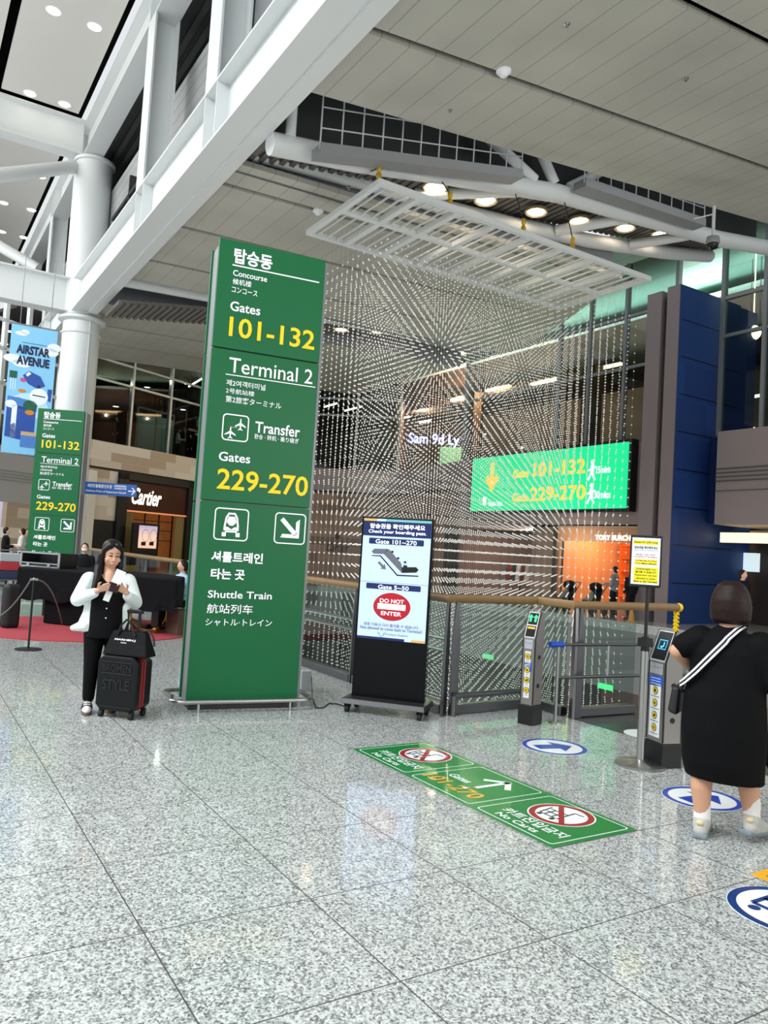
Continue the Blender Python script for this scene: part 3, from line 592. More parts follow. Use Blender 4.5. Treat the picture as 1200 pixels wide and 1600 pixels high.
stroke(m, F, (uc, vc+.62), (uc, vc-.3), .2); flat(m, F, [(uc-.42, vc-.05), (uc-.28, vc+.12), (uc, vc-.25), (uc+.28, vc+.12), (uc+.42, vc-.05), (uc, vc-.62)])
m.build('arrow', LO, lscr)
tl('15mins', (815, 240), (815, 207), (882, 232), m); tl('30mins', (805, 357), (805, 322), (882, 350), m); tl('Shuttle Train', (310, 392), (310, 372), (374, 385), m); tl('1', (283, 388), (275, 350), (298, 385), m)
for pz in ((795, 225), (790, 335)):
    m = MB(); u, v = fled.uv((660+pz[0]/3, 660+pz[1]/3)); flat(m, F, circ(u+.02, v+.3, .08)); stroke(m, F, (u+.02, v+.2), (u, v-.05), .14); stroke(m, F, (u, v-.05), (u-.16, v-.35), .08); stroke(m, F, (u, v-.05), (u+.16, v-.35), .08); stroke(m, F, (u-.18, v+.0), (u+.2, v+.12), .06); m.build('walker_pictogram', LW, lscr)
# ------------------------------------------------------------ shops on the right
def ry(px): return atx(px, 20.1).y
ya0, ya1, yb0, yb1 = ry((697, 880)), ry((830, 880)), ry((868, 880)), 11.95
SHW = mat('shop_wall_pink', '#8f7368', .6); ORG = mat('shop_orange', '#c98d62', .5, noise=.1, nscale=2); SHC = mat('shop_ceiling', '#d8c2ae', .6)
m = MB(); m.box((20.1, yb0, 0), (20.5, ya1, 3.0)); m.box((20.1, ya0, 0), (20.5, 24.3, 3.0)); m.build('wall_pilaster', STONEB, kind='structure')
m = MB(); m.box((20.1, 13.1, 2.95), (26.1, 24.3, 3.05)); m.box((22.7, 5.5, 2.95), (26.1, 13.1, 3.05)); m.build('ceiling_shops', SHC, kind='structure')
m = MB(); m.box((25.9, ya1-.6, 0), (26.1, 24.3, 3)); m.box((20.3, ya0, 0), (26, ya0+.15, 3)); m.build('wall_boutique', SHW, kind='structure')
m = MB(); m.box((23.9, 5.5, 0), (24.1, yb0+.5, 2.95)); m.box((20.4, yb0, 0), (24, yb0+.15, 2.95)); m.build('wall_bag_shop', ORG, kind='structure')
m = MB(); m.box((19.98, ya0-.9, 0), (20.12, ya0+.05, 2.75)); m.box((19.98, ya1+.02, 2.62), (20.12, ya0, 2.8)); m.build('trim_4', BLACK, kind='structure')
m = MB(); m.box((19.98, yb0-.12, 0), (20.1, yb0+.06, 2.9)); m.build('trim_5', BLACK, kind='structure')
for (loc, e, c_, s_) in (((22.5, (ya0+ya1)/2, 2.6), 75, (1, .82, .72), .1), ((21.8, yb0-1.2, 2.6), 110, (1, .68, .4), .1), ((22.3, yb0-4, 2.5), 140, (1, .68, .4), .1), ((19, 17, 2.4), 50, (1, .85, .7), .3)):
    l = bpy.data.lights.new('shop_lamp', 'POINT'); l.energy = e; l.color = c_; l.shadow_soft_size = s_; o = bpy.data.objects.new('shop_lamp', l); COL.objects.link(o); o.location = loc
for i, px in enumerate(((760, 818), (808, 817), (861, 817), (837, 825), (887, 824), (940, 822))):
    q = at(px, 2.94); q = Vector((min(max(q.x, 20.5), 24), q.y, 2.945)); o = dup(DLT, Matrix.Translation(q) @ Matrix.Diagonal((.8, .8, .8, 1)), f'{words[i]} of the shop soffit downlights below the green display', 'shop soffit downlights')
# shop sign
fs = Face((20.0, yb0), (20.0, 11)); a_ = fs.uv((930, 843)); b_ = fs.uv((985, 843))
m = MB(); put_text(m, 'TORY BURCH', (a_[0], 2.5, b_[0], 2.68), fs.F(.0), .02); m.box((0, 0, 0), (.001, .001, .001)) if 0 else None
o = m.build('shop_sign', mat('lit_white', '#fff6ee', .5, emit=2.5)); tag(o, 'white lit shop name letters over the orange bag shop', 'sign')
m = MB(); m.box((20.03, 11.95, 2.45), (20.1, yb0-.1, 2.95)); m.build('trim_6', mat('sign_band', '#b8875f', .5), kind='structure')
# bag shop shelving
su = thing('shelving_unit', 'glowing orange display shelves at the back of the bag shop', 'shelves', (23.6, yb0-3, 0))
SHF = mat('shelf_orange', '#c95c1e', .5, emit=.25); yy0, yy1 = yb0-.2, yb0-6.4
for k in range(6):
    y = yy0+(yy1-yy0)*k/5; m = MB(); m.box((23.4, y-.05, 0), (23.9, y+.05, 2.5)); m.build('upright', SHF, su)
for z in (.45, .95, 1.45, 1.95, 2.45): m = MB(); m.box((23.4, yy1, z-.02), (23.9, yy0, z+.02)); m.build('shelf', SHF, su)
bcols = ['#2b1a14', '#6b1f18', '#111111', '#8c5a34', '#d8b48c', '#40201a']
BAGS = []
for k in range(6):
    hb = thing('handbag', 'x', 'handbag'); c_ = mat('bag_leather_%d' % k, bcols[k], .4)
    m = MB(); m.hexa([(-.09, -.17, 0), (.09, -.17, 0), (.09, .17, 0), (-.09, .17, 0), (-.04, -.13, .2), (.04, -.13, .2), (.04, .13, .2), (-.04, .13, .2)]); m.build('body', c_, hb, bevel=.015)
    m = MB(); m.tube([(0, -.09, .19), (0, -.07, .3), (0, .07, .3), (0, .09, .19)], .012, 6); m.build('handle', c_, hb); BAGS.append(hb)
first = [True]*6; cn = ['dark brown', 'oxblood red', 'black', 'tan', 'cream', 'maroon']
rows = {.47: 'lowest open shelf', .97: 'waist-high shelf', 1.47: 'upper middle shelf', 1.97: 'top shelf'}
n = 0
for zi, z in enumerate((.97, 1.47, 1.97)):
    for j in range(5):
        k = (zi*2+j) % 6; y = yy0-.6-j*1.2; M = Matrix.Translation((23.6, y, z))
        lab = f'{cn[k]} handbag on the {rows[z]}, {["first", "second", "third", "fourth", "fifth"][j]} from left, orange shop'
        if first[k]: BAGS[k].matrix_world = M; WM[BAGS[k].name] = M; BAGS[k]['label'] = lab; BAGS[k]['group'] = 'handbags in the orange shop'; first[k] = False
        else: dup(BAGS[k], M, lab, 'handbags in the orange shop')
# boutique: rail of clothes, table, mannequin
yc = (ya0+ya1)/2
cr_ = thing('clothes_rail', 'long metal rail of garments at the back of the boutique', 'clothes rail', (22.4, yc, 0))
m = MB(); m.tube([(22.4, yc-1.5, 0), (22.4, yc-1.5, 1.5), (22.4, yc+1.5, 1.5), (22.4, yc+1.5, 0)], .02, 8); m.build('rail', STEEL, cr_)
gcol = [('white', '#e8e4e0'), ('black', '#151517'), ('red', '#a3202a'), ('grey', '#77787a'), ('cream', '#dccdb8'), ('dark red', '#6e1820')]
for k in range(10):
    nm_, c_ = gcol[k % 6]; y = yc-1.3+k*.29; m = MB(); m.hexa([(22.24, y-.1, .7), (22.56, y-.1, .7), (22.56, y+.1, .7), (22.24, y+.1, .7), (22.3, y-.08, 1.45), (22.5, y-.08, 1.45), (22.5, y+.08, 1.45), (22.3, y+.08, 1.45)])
    tag(m.build('hanging_garment', mat('cloth_'+nm_.replace(' ', '_'), c_, .8), bevel=.02), f'{nm_} garment, number {["one","two","three","four","five","six","seven","eight","nine","ten"][k]} from the right on the boutique rail', 'garment', 'garments on the boutique rail')
tb = thing('display_table', 'low boutique table carrying folded red and white stacks', 'table', (21.6, ya1+1.0, 0))
m = MB(); m.box((21.2, ya1+.3, .7), (22.0, ya1+1.9, .76)); m.build('top', mat('table_wood', '#8a5a3a', .5), tb)
for dx in (21.25, 21.95):
    for dy in (ya1+.35, ya1+1.85): m = MB(); m.box((dx-.03, dy-.03, 0), (dx+.03, dy+.03, .7)); m.build('leg', BLACK, tb)
for k in range(4):
    m = MB(); m.box((21.4, ya1+.45+k*.35, .76), (21.8, ya1+.72+k*.35, .9+.03*(k % 2))); tag(m.build('folded_clothes', mat('cloth_'+['red', 'white', 'dark_red', 'cream'][k], '#a3202a', .8), bevel=.02), f'{["red","white","dark red","cream"][k]} folded pile on the boutique table', 'folded clothes', 'folded piles on the boutique table')
# Cartier shop front
fd = thing('shop_entrance', 'dark framed jewellery shop entrance with amber display window in stone wall', 'shop front', tuple(FLf.p(cu0, 0)))
def fbox(m, u0, u1, z0, z1, d0, d1): m.M = FLf.M(); m.box((u0, -d1, z0), (u1, -d0, z1))
m = MB(); fbox(m, cu0, cu0+.55, 0, 4.6, -.25, .15); fbox(m, cu1-.6, cu1, 0, 4.6, -.25, .15); fbox(m, cu0, cu1, 4.3, 4.6, -.25, .15); m.build('portal', BLACK, fd)
m = MB(); fbox(m, cu0+.55, cu1-.6, 2.85, 4.3, -.2, .0); m.build('sign_panel', mat('bronze_brown', '#3f1d10', .35), fd)
m = MB(); fbox(m, cu0+.5, cu1-.55, 2.8, 2.87, 0, .08); m.build('light_strip', mat('strip_orange', '#d98a5a', .5, emit=.6), fd)
CURT = mat('curtain_gold', '#8a7440', .6)
for a, b in ((cu0+.55, cu0+1.15), (cu1-1.2, cu1-.6)):
    m = MB(); m.M = FLf.M(); nn = 12
    for i in range(nn):
        u = a+(b-a)*(i+.5)/nn; m.tube([(u, .05, 0), (u, .05, 2.8)], (b-a)/nn*.55, 8)
    m.build('curtain', CURT, fd, smooth=True)
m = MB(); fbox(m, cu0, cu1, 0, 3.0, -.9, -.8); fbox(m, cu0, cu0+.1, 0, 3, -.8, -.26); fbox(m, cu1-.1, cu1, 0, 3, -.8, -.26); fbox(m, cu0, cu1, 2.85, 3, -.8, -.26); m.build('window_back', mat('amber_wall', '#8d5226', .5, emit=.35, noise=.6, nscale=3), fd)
m = MB(); wu0, wu1 = cu0+1.15, cu1-1.2
for i in range(4): u = wu0+(wu1-wu0)*i/3; fbox(m, u-.03, u+.03, 0, 2.8, -.3, -.25)
for z in (1.5, 2.0, 2.45): fbox(m, wu0, wu1, z-.02, z+.02, -.3, -.25)
m.build('window_bars', BLACK, fd)
m = MB(); a_, b_ = FLf.uv((206, 770)), FLf.uv((252, 778)); put_text(m, 'Cartier', (a_[0], 3.18, b_[0], 3.98), FLf.F(.03), .02, .35); m.build('lettering', mat('lit_script', '#fff4ea', .5, emit=1.8), fd)
a_, b_ = FLf.uv((201, 855)), FLf.uv((232, 822))
ds = thing('advert_screen', 'portrait advertising screen glowing sunset orange and violet by the jewellery shop', 'screen', tuple(FLf.p(a_[0], 0, .6)))
def sunset():
    m_ = bpy.data.materials.new('sunset_screen'); m_.use_nodes = True; nt = m_.node_tree; b = nt.nodes['Principled BSDF']; tc = nt.nodes.new('ShaderNodeTexCoord'); s = nt.nodes.new('ShaderNodeSeparateXYZ'); cr = nt.nodes.new('ShaderNodeValToRGB')
    nt.links.new(tc.outputs['Generated'], s.inputs[0]); nt.links.new(s.outputs[2], cr.inputs[0]); e = cr.color_ramp.elements; e[0].color = (*lin('#d98a5c'), 1); e[1].color = (*lin('#5a4a96'), 1); x = e.new(.45); x.color = (*lin('#e0a58c'), 1)
    nt.links.new(cr.outputs[0], b.inputs['Emission Color']); b.inputs['Emission Strength'].default_value = .8; return m_
m = MB(); fbox(m, a_[0]-.35, b_[0]+.15, 0, b_[1]+.1, .5, .62); m.build('housing', BLACK, ds)
m = MB(); fbox(m, a_[0], b_[0], a_[1], b_[1], .615, .63); m.build('display', sunset(), ds)
m = MB(); uu = (a_[0]+b_[0])/2
for du, dv in ((-.25, .2), (.25, .22)): 
    flat(m, FLf.F(.635), rrect(uu+du-.14, a_[1]+dv-.08, uu+du+.14, a_[1]+dv+.1, .03)); ring2(m, FLf.F(.635), circ(uu+du+.1, a_[1]+dv+.4, .22, .3), circ(uu+du+.1, a_[1]+dv+.4, .2, .28))
m.build('picture', BLACK, ds)
# 'Cartier' wall lettering and round emblem on the brown stone behind beads
m = MB(); a_, b_ = FMf.uv((510, 858)), FMf.uv((545, 858)); put_text(m, 'Cartier', (a_[0], FMf.uv((525, 862))[1], b_[0], FMf.uv((525, 848))[1]), FMf.F(.02), .015, .35); tag(m.build('wall_lettering', mat('dark_script', '#1d120c', .5)), 'dark script shop name on the brown stone wall behind the beads', 'sign')
a_ = FMf.uv((528, 838)); m = MB(); m.ext([FMf.p(*q) for q in circ(a_[0], a_[1], .17)], FMf.n*.03); tag(m.build('round_emblem', mat('emblem_red', '#4a1d14', .5)), 'small round dark red emblem above the dark script on brown stone', 'sign')
# far left balcony, column and hanging sign
fb2 = Face(tuple(dist((-40, 750), 27).xy)+(0,), tuple(dist((75, 750), 30).xy)); zz = [fb2.uv((30, y))[1] for y in (700, 738, 752, 786)]
facewall('wall_balcony', fb2, -6, fb2.L+2, zz[3], zz[0], FASCL)
m = MB(); m.M = fb2.M()
for k in range(4): z = zz[2]+(zz[1]-zz[2])*k/3; m.box((-6, -.02, z-.02), (fb2.L+2, .0, z+.02))
relocal(m.build('trim_7', GREYP, kind='structure'), fb2.M())
q = dist((22, 850), 33); m = MB(); m.cyl((q.x, q.y), .75, 0, zz[0]+.5, 28); tag(m.build('white_column', mat('lilac_lit_white', '#d5d0e6', .5), smooth=True), 'white round column at the far left under the balcony', 'column')  # lilac tint is purple light put into the white column's colour
q = dist((37, 790), 36); m = MB(); m.box((q.x-.8, q.y, 1.6), (q.x+.5, q.y+.1, 3.4)); m.box((q.x-.3, q.y+.02, 0), (q.x, q.y+.08, 1.65)); tag(m.build('pink_screen', mat('pink_glow', '#f08cc0', .5, emit=1.2)), 'pink glowing screen on the far wall at the left edge', 'screen')
q = q+Vector((0, 2, 0)); m = MB(); m.wall((q.x-12, q.y+1), (q.x+6, q.y+5), 0, 3.2, .2); m.build('wall_far_left', mat('far_white', '#cfcacb', .6), kind='structure')
fg = offs(fb2, .5); us = [fg.uv((x, 600))[0] for x in (-30, 3, 40, 95)]
g = thing('far_glazing', 'distant glazing grid behind the blue banner', 'glass wall', tuple(fg.p(us[0], zz[0])))
for u in us: m = MB(); m.M = fg.M(); m.box((u-.08, 0, zz[0]), (u+.08, .15, 10.6)); m.build('mullion', WPAINT, g)
for yv in (500, 545, 600, 645): z = fg.uv((10, yv))[1]; m = MB(); m.M = fg.M(); m.box((us[0], 0, z-.06), (us[-1], .12, z+.06)); m.build('rail', WPAINT, g)
fo = offs(fb2, 6); facewall('wall_far_upper', fo, -8, fo.L+8, zz[0]-1, 11, mat('far_grey', '#6b6866', .6))
for i, p in enumerate(((12, 517), (6, 537), (2, 593), (18, 490))):
    dup(DLT, Matrix.Translation(plane(p, offs(fb2, 4).a, fb2.n)), ['lamp beside the banner top in the far hall', 'second lamp down left of the banner', 'lamp left of the banner middle at the frame edge', 'highest far lamp just above the banner'][i], 'far hall lamps')
# ------------------------------------------------------------ blue pylon and right balcony
BLUE = stone('pylon_blue', '#173a78', '#163672', '#1a3f80', 3.2, 1.13, .012); PGREY = mat('pylon_grey', '#85797a', .4, .2); DBLUE = mat('pylon_deep_blue', '#0c1c6e', .4)
py_ = thing('blue_pylon', 'tall dark blue panelled pylon with grey edge beside the bead curtain', 'pylon', (20, 12.2, 0))
m = MB(); m.box((18.5, 11.79, 0), (21.5, 11.83, 10.25)); m.build('blue_face', BLUE, py_)
for k in range(8):
    z = 1.2+k*1.14; m = MB(); m.box((18.62, 11.782, z), (21.5, 11.789, z+.03)); m.build('panel_seam', mat('seam_navy', '#050b1c', .5), py_)
m = MB(); m.box((18.47, 11.8, 0), (18.6, 12.25, 10.25)); m.box((18.5, 11.84, 0), (21.5, 12.25, 10.2)); m.build('grey_side', PGREY, py_)
m = MB(); m.box((18.9, 12.25, 0), (20.8, 12.45, 10.15)); m.build('recess', DBLUE, py_)
m = MB(); m.box((18.47, 12.45, 0), (20.8, 13.0, 10.2)); m.build('rear_slab', PGREY, py_)
m = MB(); m.box((21.52, 11.9, 0), (22.6, 12.3, 10.25)); m.build('side_face', BLUE, py_)
rb = MB(); rb.box((19.42, 2, 3.02), (22, 11.0, 5.78)); rb.build('wall_balcony_right', FASC, kind='structure')
m = MB()
for k in range(4): m.box((19.39, 2, 4.28+k*.12), (19.42, 11, 4.32+k*.12))
m.box((19.39, 2, 4.0), (19.42, 11, 4.02)); m.build('trim_8', mat('slot_grey', '#4d4849', .5), kind='structure')
m = MB(); m.box((20.2, 11.0, 3.1), (21.9, 11.77, 5.7)); m.build('wall_link', mat('link_blue', '#12285e', .4), kind='structure')
m = MB(); m.box((20.6, 2, 2.55), (20.75, 11.6, 2.85)); tag(m.build('light_panel', mat('cream_glow', '#ffe6a8', .5, emit=1.6)), 'long cream lit strip under the right balcony beside the pylon', 'light')
m = MB(); m.box((22.7, 1, 0), (22.9, 13.0, 2.95)); m.build('wall_right_shop', mat('shop_dark', '#2b211f', .6), kind='structure')
m = MB(); m.box((24.5, 1, 5.85), (24.7, 12, 9.95)); m.build('wall_right_upper', BRW, kind='structure')
lampbar(atx((1165, 622), 23), atx((1187, 618), 23), 'white lamp upstairs at the right edge above the balcony', 'upstairs tube lamps', 12.35)
lampbar(atx((1164, 667), 23), atx((1183, 671), 23), 'low white lamp upstairs right behind the balcony', 'upstairs tube lamps', 12.35)
q = atx((1177, 520), 22.5); m = MB(); m.sph(q, .25, 12); m.tube([q, (q.x, q.y, 12.35)], .02, 6); tag(m.build('globe_lamp', WARM, smooth=True), 'warm globe lamp upstairs at the right frame edge', 'lamp')
q = atx((1158, 890), 22.0); m = MB(); m.box((22.3, q.y-.35, 1.7), (22.45, q.y+.25, 2.3)); tag(m.build('small_screen', mat('pale_screen', '#c9dce4', .5, emit=.8)), 'small pale lit screen under the right balcony beside the pylon', 'screen')
# unseen walls and roof added to block world light beyond the shops
LBLOCK = mat('light_block_grey', '#4f4a47', .7)
m = MB(); m.box((33, 3, 0), (33.3, 50, 13)); m.box((-12, 49.5, 0), (33.3, 49.8, 13)); m.build('wall_light_block', LBLOCK, kind='structure')
m = MB(); m.box((25.5, 3, 12.5), (33.3, 50, 12.7)); m.box((3.6, 42, 12.5), (33.3, 50, 12.7)); m.box((16.9, 28.6, 12.4), (25.5, 42, 12.6)); m.build('ceiling_light_block', LBLOCK, kind='structure')
d0, d1 = fu(FLf, (140, 860)), fu(FLf, (176, 860)); m = MB(); m.M = FLf.M(); m.box((d0, -.03, 0), (d1, .1, FLf.uv((155, 812))[1])); relocal(m.build('door_1', BLACK, kind='structure'), FLf.M())
d2 = fu(FLf, (128, 860)); m = MB(); m.M = FLf.M(); m.box((d2, -.12, 0), (d0, .1, 4.5)); relocal(m.build('trim_9', mat('pilaster_cream', '#ddd3c8', .5), kind='structure'), FLf.M())
# ------------------------------------------------------------ glass balustrade around the atrium
RH = 1.17
bl = thing('glass_balustrade', 'glass railing with brown wooden handrail around the escalator opening', 'railing', (3.85, 3.1, 0))
hx = aty((1058, 957), 2.62).x
path = [(3.85, 25.5), (3.85, 3.12), (5.12, 3.22), (5.1, 2.66), (hx, 2.62)]
m = MB(); m.tube([(x, y, RH) for x, y in path], .045, 12); m.build('handrail', WOOD, bl, smooth=True)
def panel(a, b):
    a = Vector((*a, 0)); b = Vector((*b, 0)); d = (b-a).normalized(); n = Vector((-d.y, d.x, 0))
    m = MB(); q = [a+n*.008, b+n*.008, b-n*.008, a-n*.008]; m.hexa([(p.x, p.y, .07) for p in q]+[(p.x, p.y, RH-.03) for p in q]); m.build('glass_panel', GLASSM, bl)
    m = MB(); q = [a+n*.05, b+n*.05, b-n*.05, a-n*.05]; m.hexa([(p.x, p.y, 0) for p in q]+[(p.x, p.y, .1) for p in q]); m.build('base_channel', DSTEEL, bl, bevel=.01)
def post(x, y, ang=0.):
    M = Matrix.Translation((x, y, 0)) @ Matrix.Rotation(ang, 4, 'Z'); m = MB(); m.M = M
    m.ext([(-.07, -.015, 0), (.02, -.015, 0), (.02, -.015, .75), (.0, -.015, .95), (-.01, -.015, RH-.03), (-.05, -.015, RH-.03), (-.07, -.015, .8)], (0, .03, 0)); m.build('post', DSTEEL, bl)
Ys = [3.12, 5.0, 6.9, 8.8, 10.7, 12.6, 14.5, 16.4, 18.3, 20.2, 22.1, 24, 25.5]
for a, b in zip(Ys[:-1], Ys[1:]): panel((3.85, a+.04), (3.85, b-.04)); post(3.87, b, math.pi/2*0)
panel((3.93, 3.13), (5.08, 3.21)); panel((5.12, 3.15), (5.1, 2.72)); panel((5.16, 2.66), (6.05, 2.62))
post(3.82, 3.1, .5); post(3.95, 3.1, 0); post(5.1, 2.62, 1.2); post(5.2, 2.6, 0)
m = MB(); m.tube([(3.9, 3.06, .2), (5.05, 3.13, .2)], .03, 10); m.tube([(3.9, 3.06, .2), (3.9, 3.06, 0)], .03, 10); m.build('kick_rail', DSTEEL, bl, smooth=True)
m = MB()
for z in (.62, .74): m.tube([(3.95, 3.3, z), (3.95, 25.4, z)], .02, 8)
m.build('inner_rail', STEEL, bl, smooth=True)
m = MB()
for k in range(6): m.tube([(hx-.02, 2.62, RH-.05-k*.045), (hx+.0, 2.62, RH-.09-k*.045)], .03, 8)
m.build('hazard_tape', YEL, bl)
m = MB()
for k in range(5): m.tube([(hx-.02, 2.62, RH-.09-k*.045), (hx, 2.62, RH-.095-k*.045)], .032, 8)
m.build('hazard_stripe', BLACK, bl)
m = MB(); m.sph((hx+.03, 2.62, RH), .052, 10); m.build('end_cap', YEL, bl, smooth=True)
# low rail between the gates
gp = at((867, 1129)); rl = thing('guide_rail', 'low steel two-bar guide rail with blue cap behind the left gate', 'railing', (gp.x, gp.y, 0))
ex, ey = 6.6, 2.33
m = MB(); m.cyl((gp.x, gp.y), .07, 0, .015, 20); m.cyl((gp.x, gp.y), .018, 0, .78, 12); m.build('post', STEEL, rl, smooth=True)
def lp_(t): return (gp.x+(ex-gp.x)*t, gp.y+(ey-gp.y)*t)
m = MB()
for z in (.78, .45): m.tube([(*lp_(0), z), (*lp_(1), z)], .016, 8)
m.build('bar', DSTEEL, rl, smooth=True)
m = MB()
for t_ in (.36, .72): m.tube([(*lp_(t_), .45), (*lp_(t_), .78)], .013, 8)
m.tube([(*lp_(1), 0), (*lp_(1), .78)], .016, 8); m.build('upright', STEEL, rl, smooth=True)
m = MB(); m.tube([(*lp_(-.06), .78), (*lp_(.03), .78)], .03, 10); m.build('cap', mat('cap_blue', '#1b4fc0', .4), rl, smooth=True)
# ------------------------------------------------------------ big green gate sign
SF = Face(tuple(at((289.5, 1111)).xy)+(0,), tuple(at((463, 1106.5)).xy))
zt = SF.uv((355, 372))[1]; W_ = SF.L; Z6, Z7 = (300, 360), (280, 740)
dirs = SF.M(); SM = Matrix.Translation(SF.a) @ dirs.to_3x3().to_4x4()
sign = thing('gate_sign', 'tall green gate sign pillar nearest, in front of the glass railing', 'sign', tuple(SF.a), 0)
sign.matrix_world = SF.M(); WM[sign.name] = SF.M()
zs = [.05, (SF.uv((322, 781))[1]+SF.uv((487, 796))[1])/2, (SF.uv((330, 540))[1]+SF.uv((505, 570))[1])/2, zt]
DEP = .42; FPAN = []
def lm(): m = MB(); m.M = SF.M(); return m
for a, b in zip(zs[:-1], zs[1:]):
    m = lm(); m.box((0, 0, a+.006), (W_, .05, b-.006)); FPAN.append((a, b, m.build('front_panel', GREEN, sign, bevel=.006)))
    m = lm(); m.box((0, DEP-.04, a+.006), (W_, DEP, b-.006)); m.build('rear_panel', GREEN, sign, bevel=.006)
m = lm(); m.box((.02, .05, .05), (W_+.04, DEP-.04, zt-.03)); m.build('body', mat('sign_body', '#8e8c92', .4, .3), sign)
m = lm(); m.box((.03, .05, 0), (W_-.02, DEP-.05, .06)); m.build('plinth', mat('plinth_dark', '#3a3c3c', .4, .4), sign)
m = lm(); pts = [(-.1, DEP/2, .1)]; 
for k in range(9): a = math.pi+math.pi/2*k/8; pts.append((-.02+.12*math.cos(a), .02+.12*math.sin(a), .1))
for k in range(9): a = -math.pi/2+math.pi/2*k/8; pts.append((W_+.02+.12*math.cos(a), .02+.12*math.sin(a), .1))
for k in range(9): a = math.pi/2*k/8; pts.append((W_+.02+.12*math.cos(a), DEP-.02+.12*math.sin(a), .1))
for k in range(9): a = math.pi/2+math.pi/2*k/8; pts.append((-.02+.12*math.cos(a), DEP-.02+.12*math.sin(a), .1))
m.tube(pts, .022, 10, closed=True); m.build('guard_rail', STEEL, sign, smooth=True)
for u in (.1, W_-.1):
    for yy in (-.1, DEP+.1): m = lm(); m.cyl((u, yy), .013, 0, .1, 10); m.build('leg', STEEL, sign)
FT = SF.F(.004)
mw, my = 'w', 'y'
def panel_at(v):
    for a, b, o in FPAN:
        if a <= v < b: return o
def sline(body, box, mb, bold, nm='lettering'): m_ = MB(); put_text(m_, body, box, FT, bold); m_.build(nm, SIGNY if mb == 'y' else SIGNW, panel_at((box[1]+box[3])/2))
def s6(body, LL, UL, RB, mb=None, bold=.015): sline(body, tbox(SF, Z6, 4, LL, UL, RB), mb, bold)
def s7(body, LL, UL, RB, mb=None, bold=.015): sline(body, tbox(SF, Z7, 4, LL, UL, RB), mb, bold)
s6('탑승동', (260, 203), (268, 108), (500, 240), None, .03); s6('Concourse', (255, 282), (257, 245), (468, 322)); s6('候机楼', (252, 335), (254, 298), (370, 356), None, .008); s6('コンコース', (247, 385), (249, 350), (408, 408), None, .008)
s6('Gates', (237, 500), (243, 440), (425, 528)); s6('101-132', (228, 660), (232, 535), (762, 752), my); s6('Terminal 2', (228, 885), (228, 790), (750, 972), None, .004)
s6('제2여객터미널', (213, 968), (217, 930), (457, 1005), None, .008); s6('2号航站楼', (210, 1015), (212, 982), (388, 1042), None, .004); s6('第2旅客ターミナル', (208, 1072), (210, 1030), (556, 1118), None, .006)
s6('Transfer', (392, 1262), (396, 1192), (672, 1290)); s6('환승 · 转机 · 乗り継ぎ', (388, 1302), (390, 1270), (665, 1338), None, .008); s6('Gates', (165, 1438), (168, 1380), (362, 1455))
b1 = SF.uv((280+232/4, 740+95/4)); b2 = SF.uv((300+165/4, 360+1485/4)); b3 = SF.uv((280+800/4, 740+140/4)); sline('229-270', (b1[0], b1[1], b3[0], b2[1]), 'y', .015)
s7('셔틀트레인', (197, 550), (205, 482), (520, 572), None, .03); s7('타는 곳', (195, 658), (198, 590), (407, 665), None, .03); s7('Shuttle Train', (177, 775), (180, 728), (577, 790)); s7('航站列车', (170, 872), (175, 812), (457, 882), None, .008); s7('シャトル·トレイン', (162, 950), (165, 905), (577, 960), None, .008)
def rule(zo, sc, a, b, w): p = SF.uv((zo[0]+a[0]/sc, zo[1]+a[1]/sc)); q = SF.uv((zo[0]+b[0]/sc, zo[1]+b[1]/sc)); m_ = MB(); flat(m_, FT, [(p[0], p[1]-w/2), (q[0], p[1]-w/2), (q[0], p[1]+w/2), (p[0], p[1]+w/2)]); m_.build('rule_line', SIGNW, panel_at(p[1]))
rule(Z6, 4, (253, 215), (793, 340), .013); rule(Z6, 4, (210, 898), (770, 990), .009)
def iconbox(zo, LL, UL, RB):
    b = tbox(SF, zo, 4, LL, UL, RB); w = .012; ring2(mw, FT, rrect(*b, .04), rrect(b[0]+w, b[1]+w, b[2]-w, b[3]-w, .03)); return b
mw = MB()
ib = iconbox(Z6, (182, 1308), (190, 1140), (348, 1325))
def plane_icon(cx, cy, s):
    body = [(-.06, -.5), (-.06, .35), (0, .55), (.06, .35), (.06, -.5), (0, -.55)]; flat(mw, FT, [(cx+x*s, cy+y*s) for x, y in body])
    for sg in (-1, 1):
        flat(mw, FT, [(cx+x*s*sg, cy+y*s) for x, y in ((.05, .12), (.5, -.2), (.5, -.3), (.05, -.12))]); flat(mw, FT, [(cx+x*s*sg, cy+y*s) for x, y in ((.05, -.38), (.2, -.52), (.2, -.6), (.05, -.5))])
wi = ib[2]-ib[0]; hi = ib[3]-ib[1]
plane_icon(ib[0]+wi*.32, ib[1]+hi*.32, hi*.42); plane_icon(ib[0]+wi*.68, ib[1]+hi*.66, hi*.42)
for k in range(4): flat(mw, FT, rrect(ib[0]+wi*(.36+.06*k), ib[1]+hi*.5, ib[0]+wi*(.385+.06*k), ib[1]+hi*.52, .001))
mw.build('transfer_pictogram', SIGNW, panel_at(ib[1])); mw = MB()
ib = iconbox(Z7, (210, 412), (222, 208), (425, 428)); wi = ib[2]-ib[0]; hi = ib[3]-ib[1]
I = lambda pts: [(ib[0]+wi*x, ib[1]+hi*y) for x, y in pts]
ring2(mw, FT, I([(.28, .3), (.28, .45), (.32, .72), (.4, .86), (.6, .86), (.68, .72), (.72, .45), (.72, .3)]), I([(.33, .33), (.34, .45), (.37, .7), (.43, .8), (.57, .8), (.63, .7), (.66, .45), (.67, .33)]))
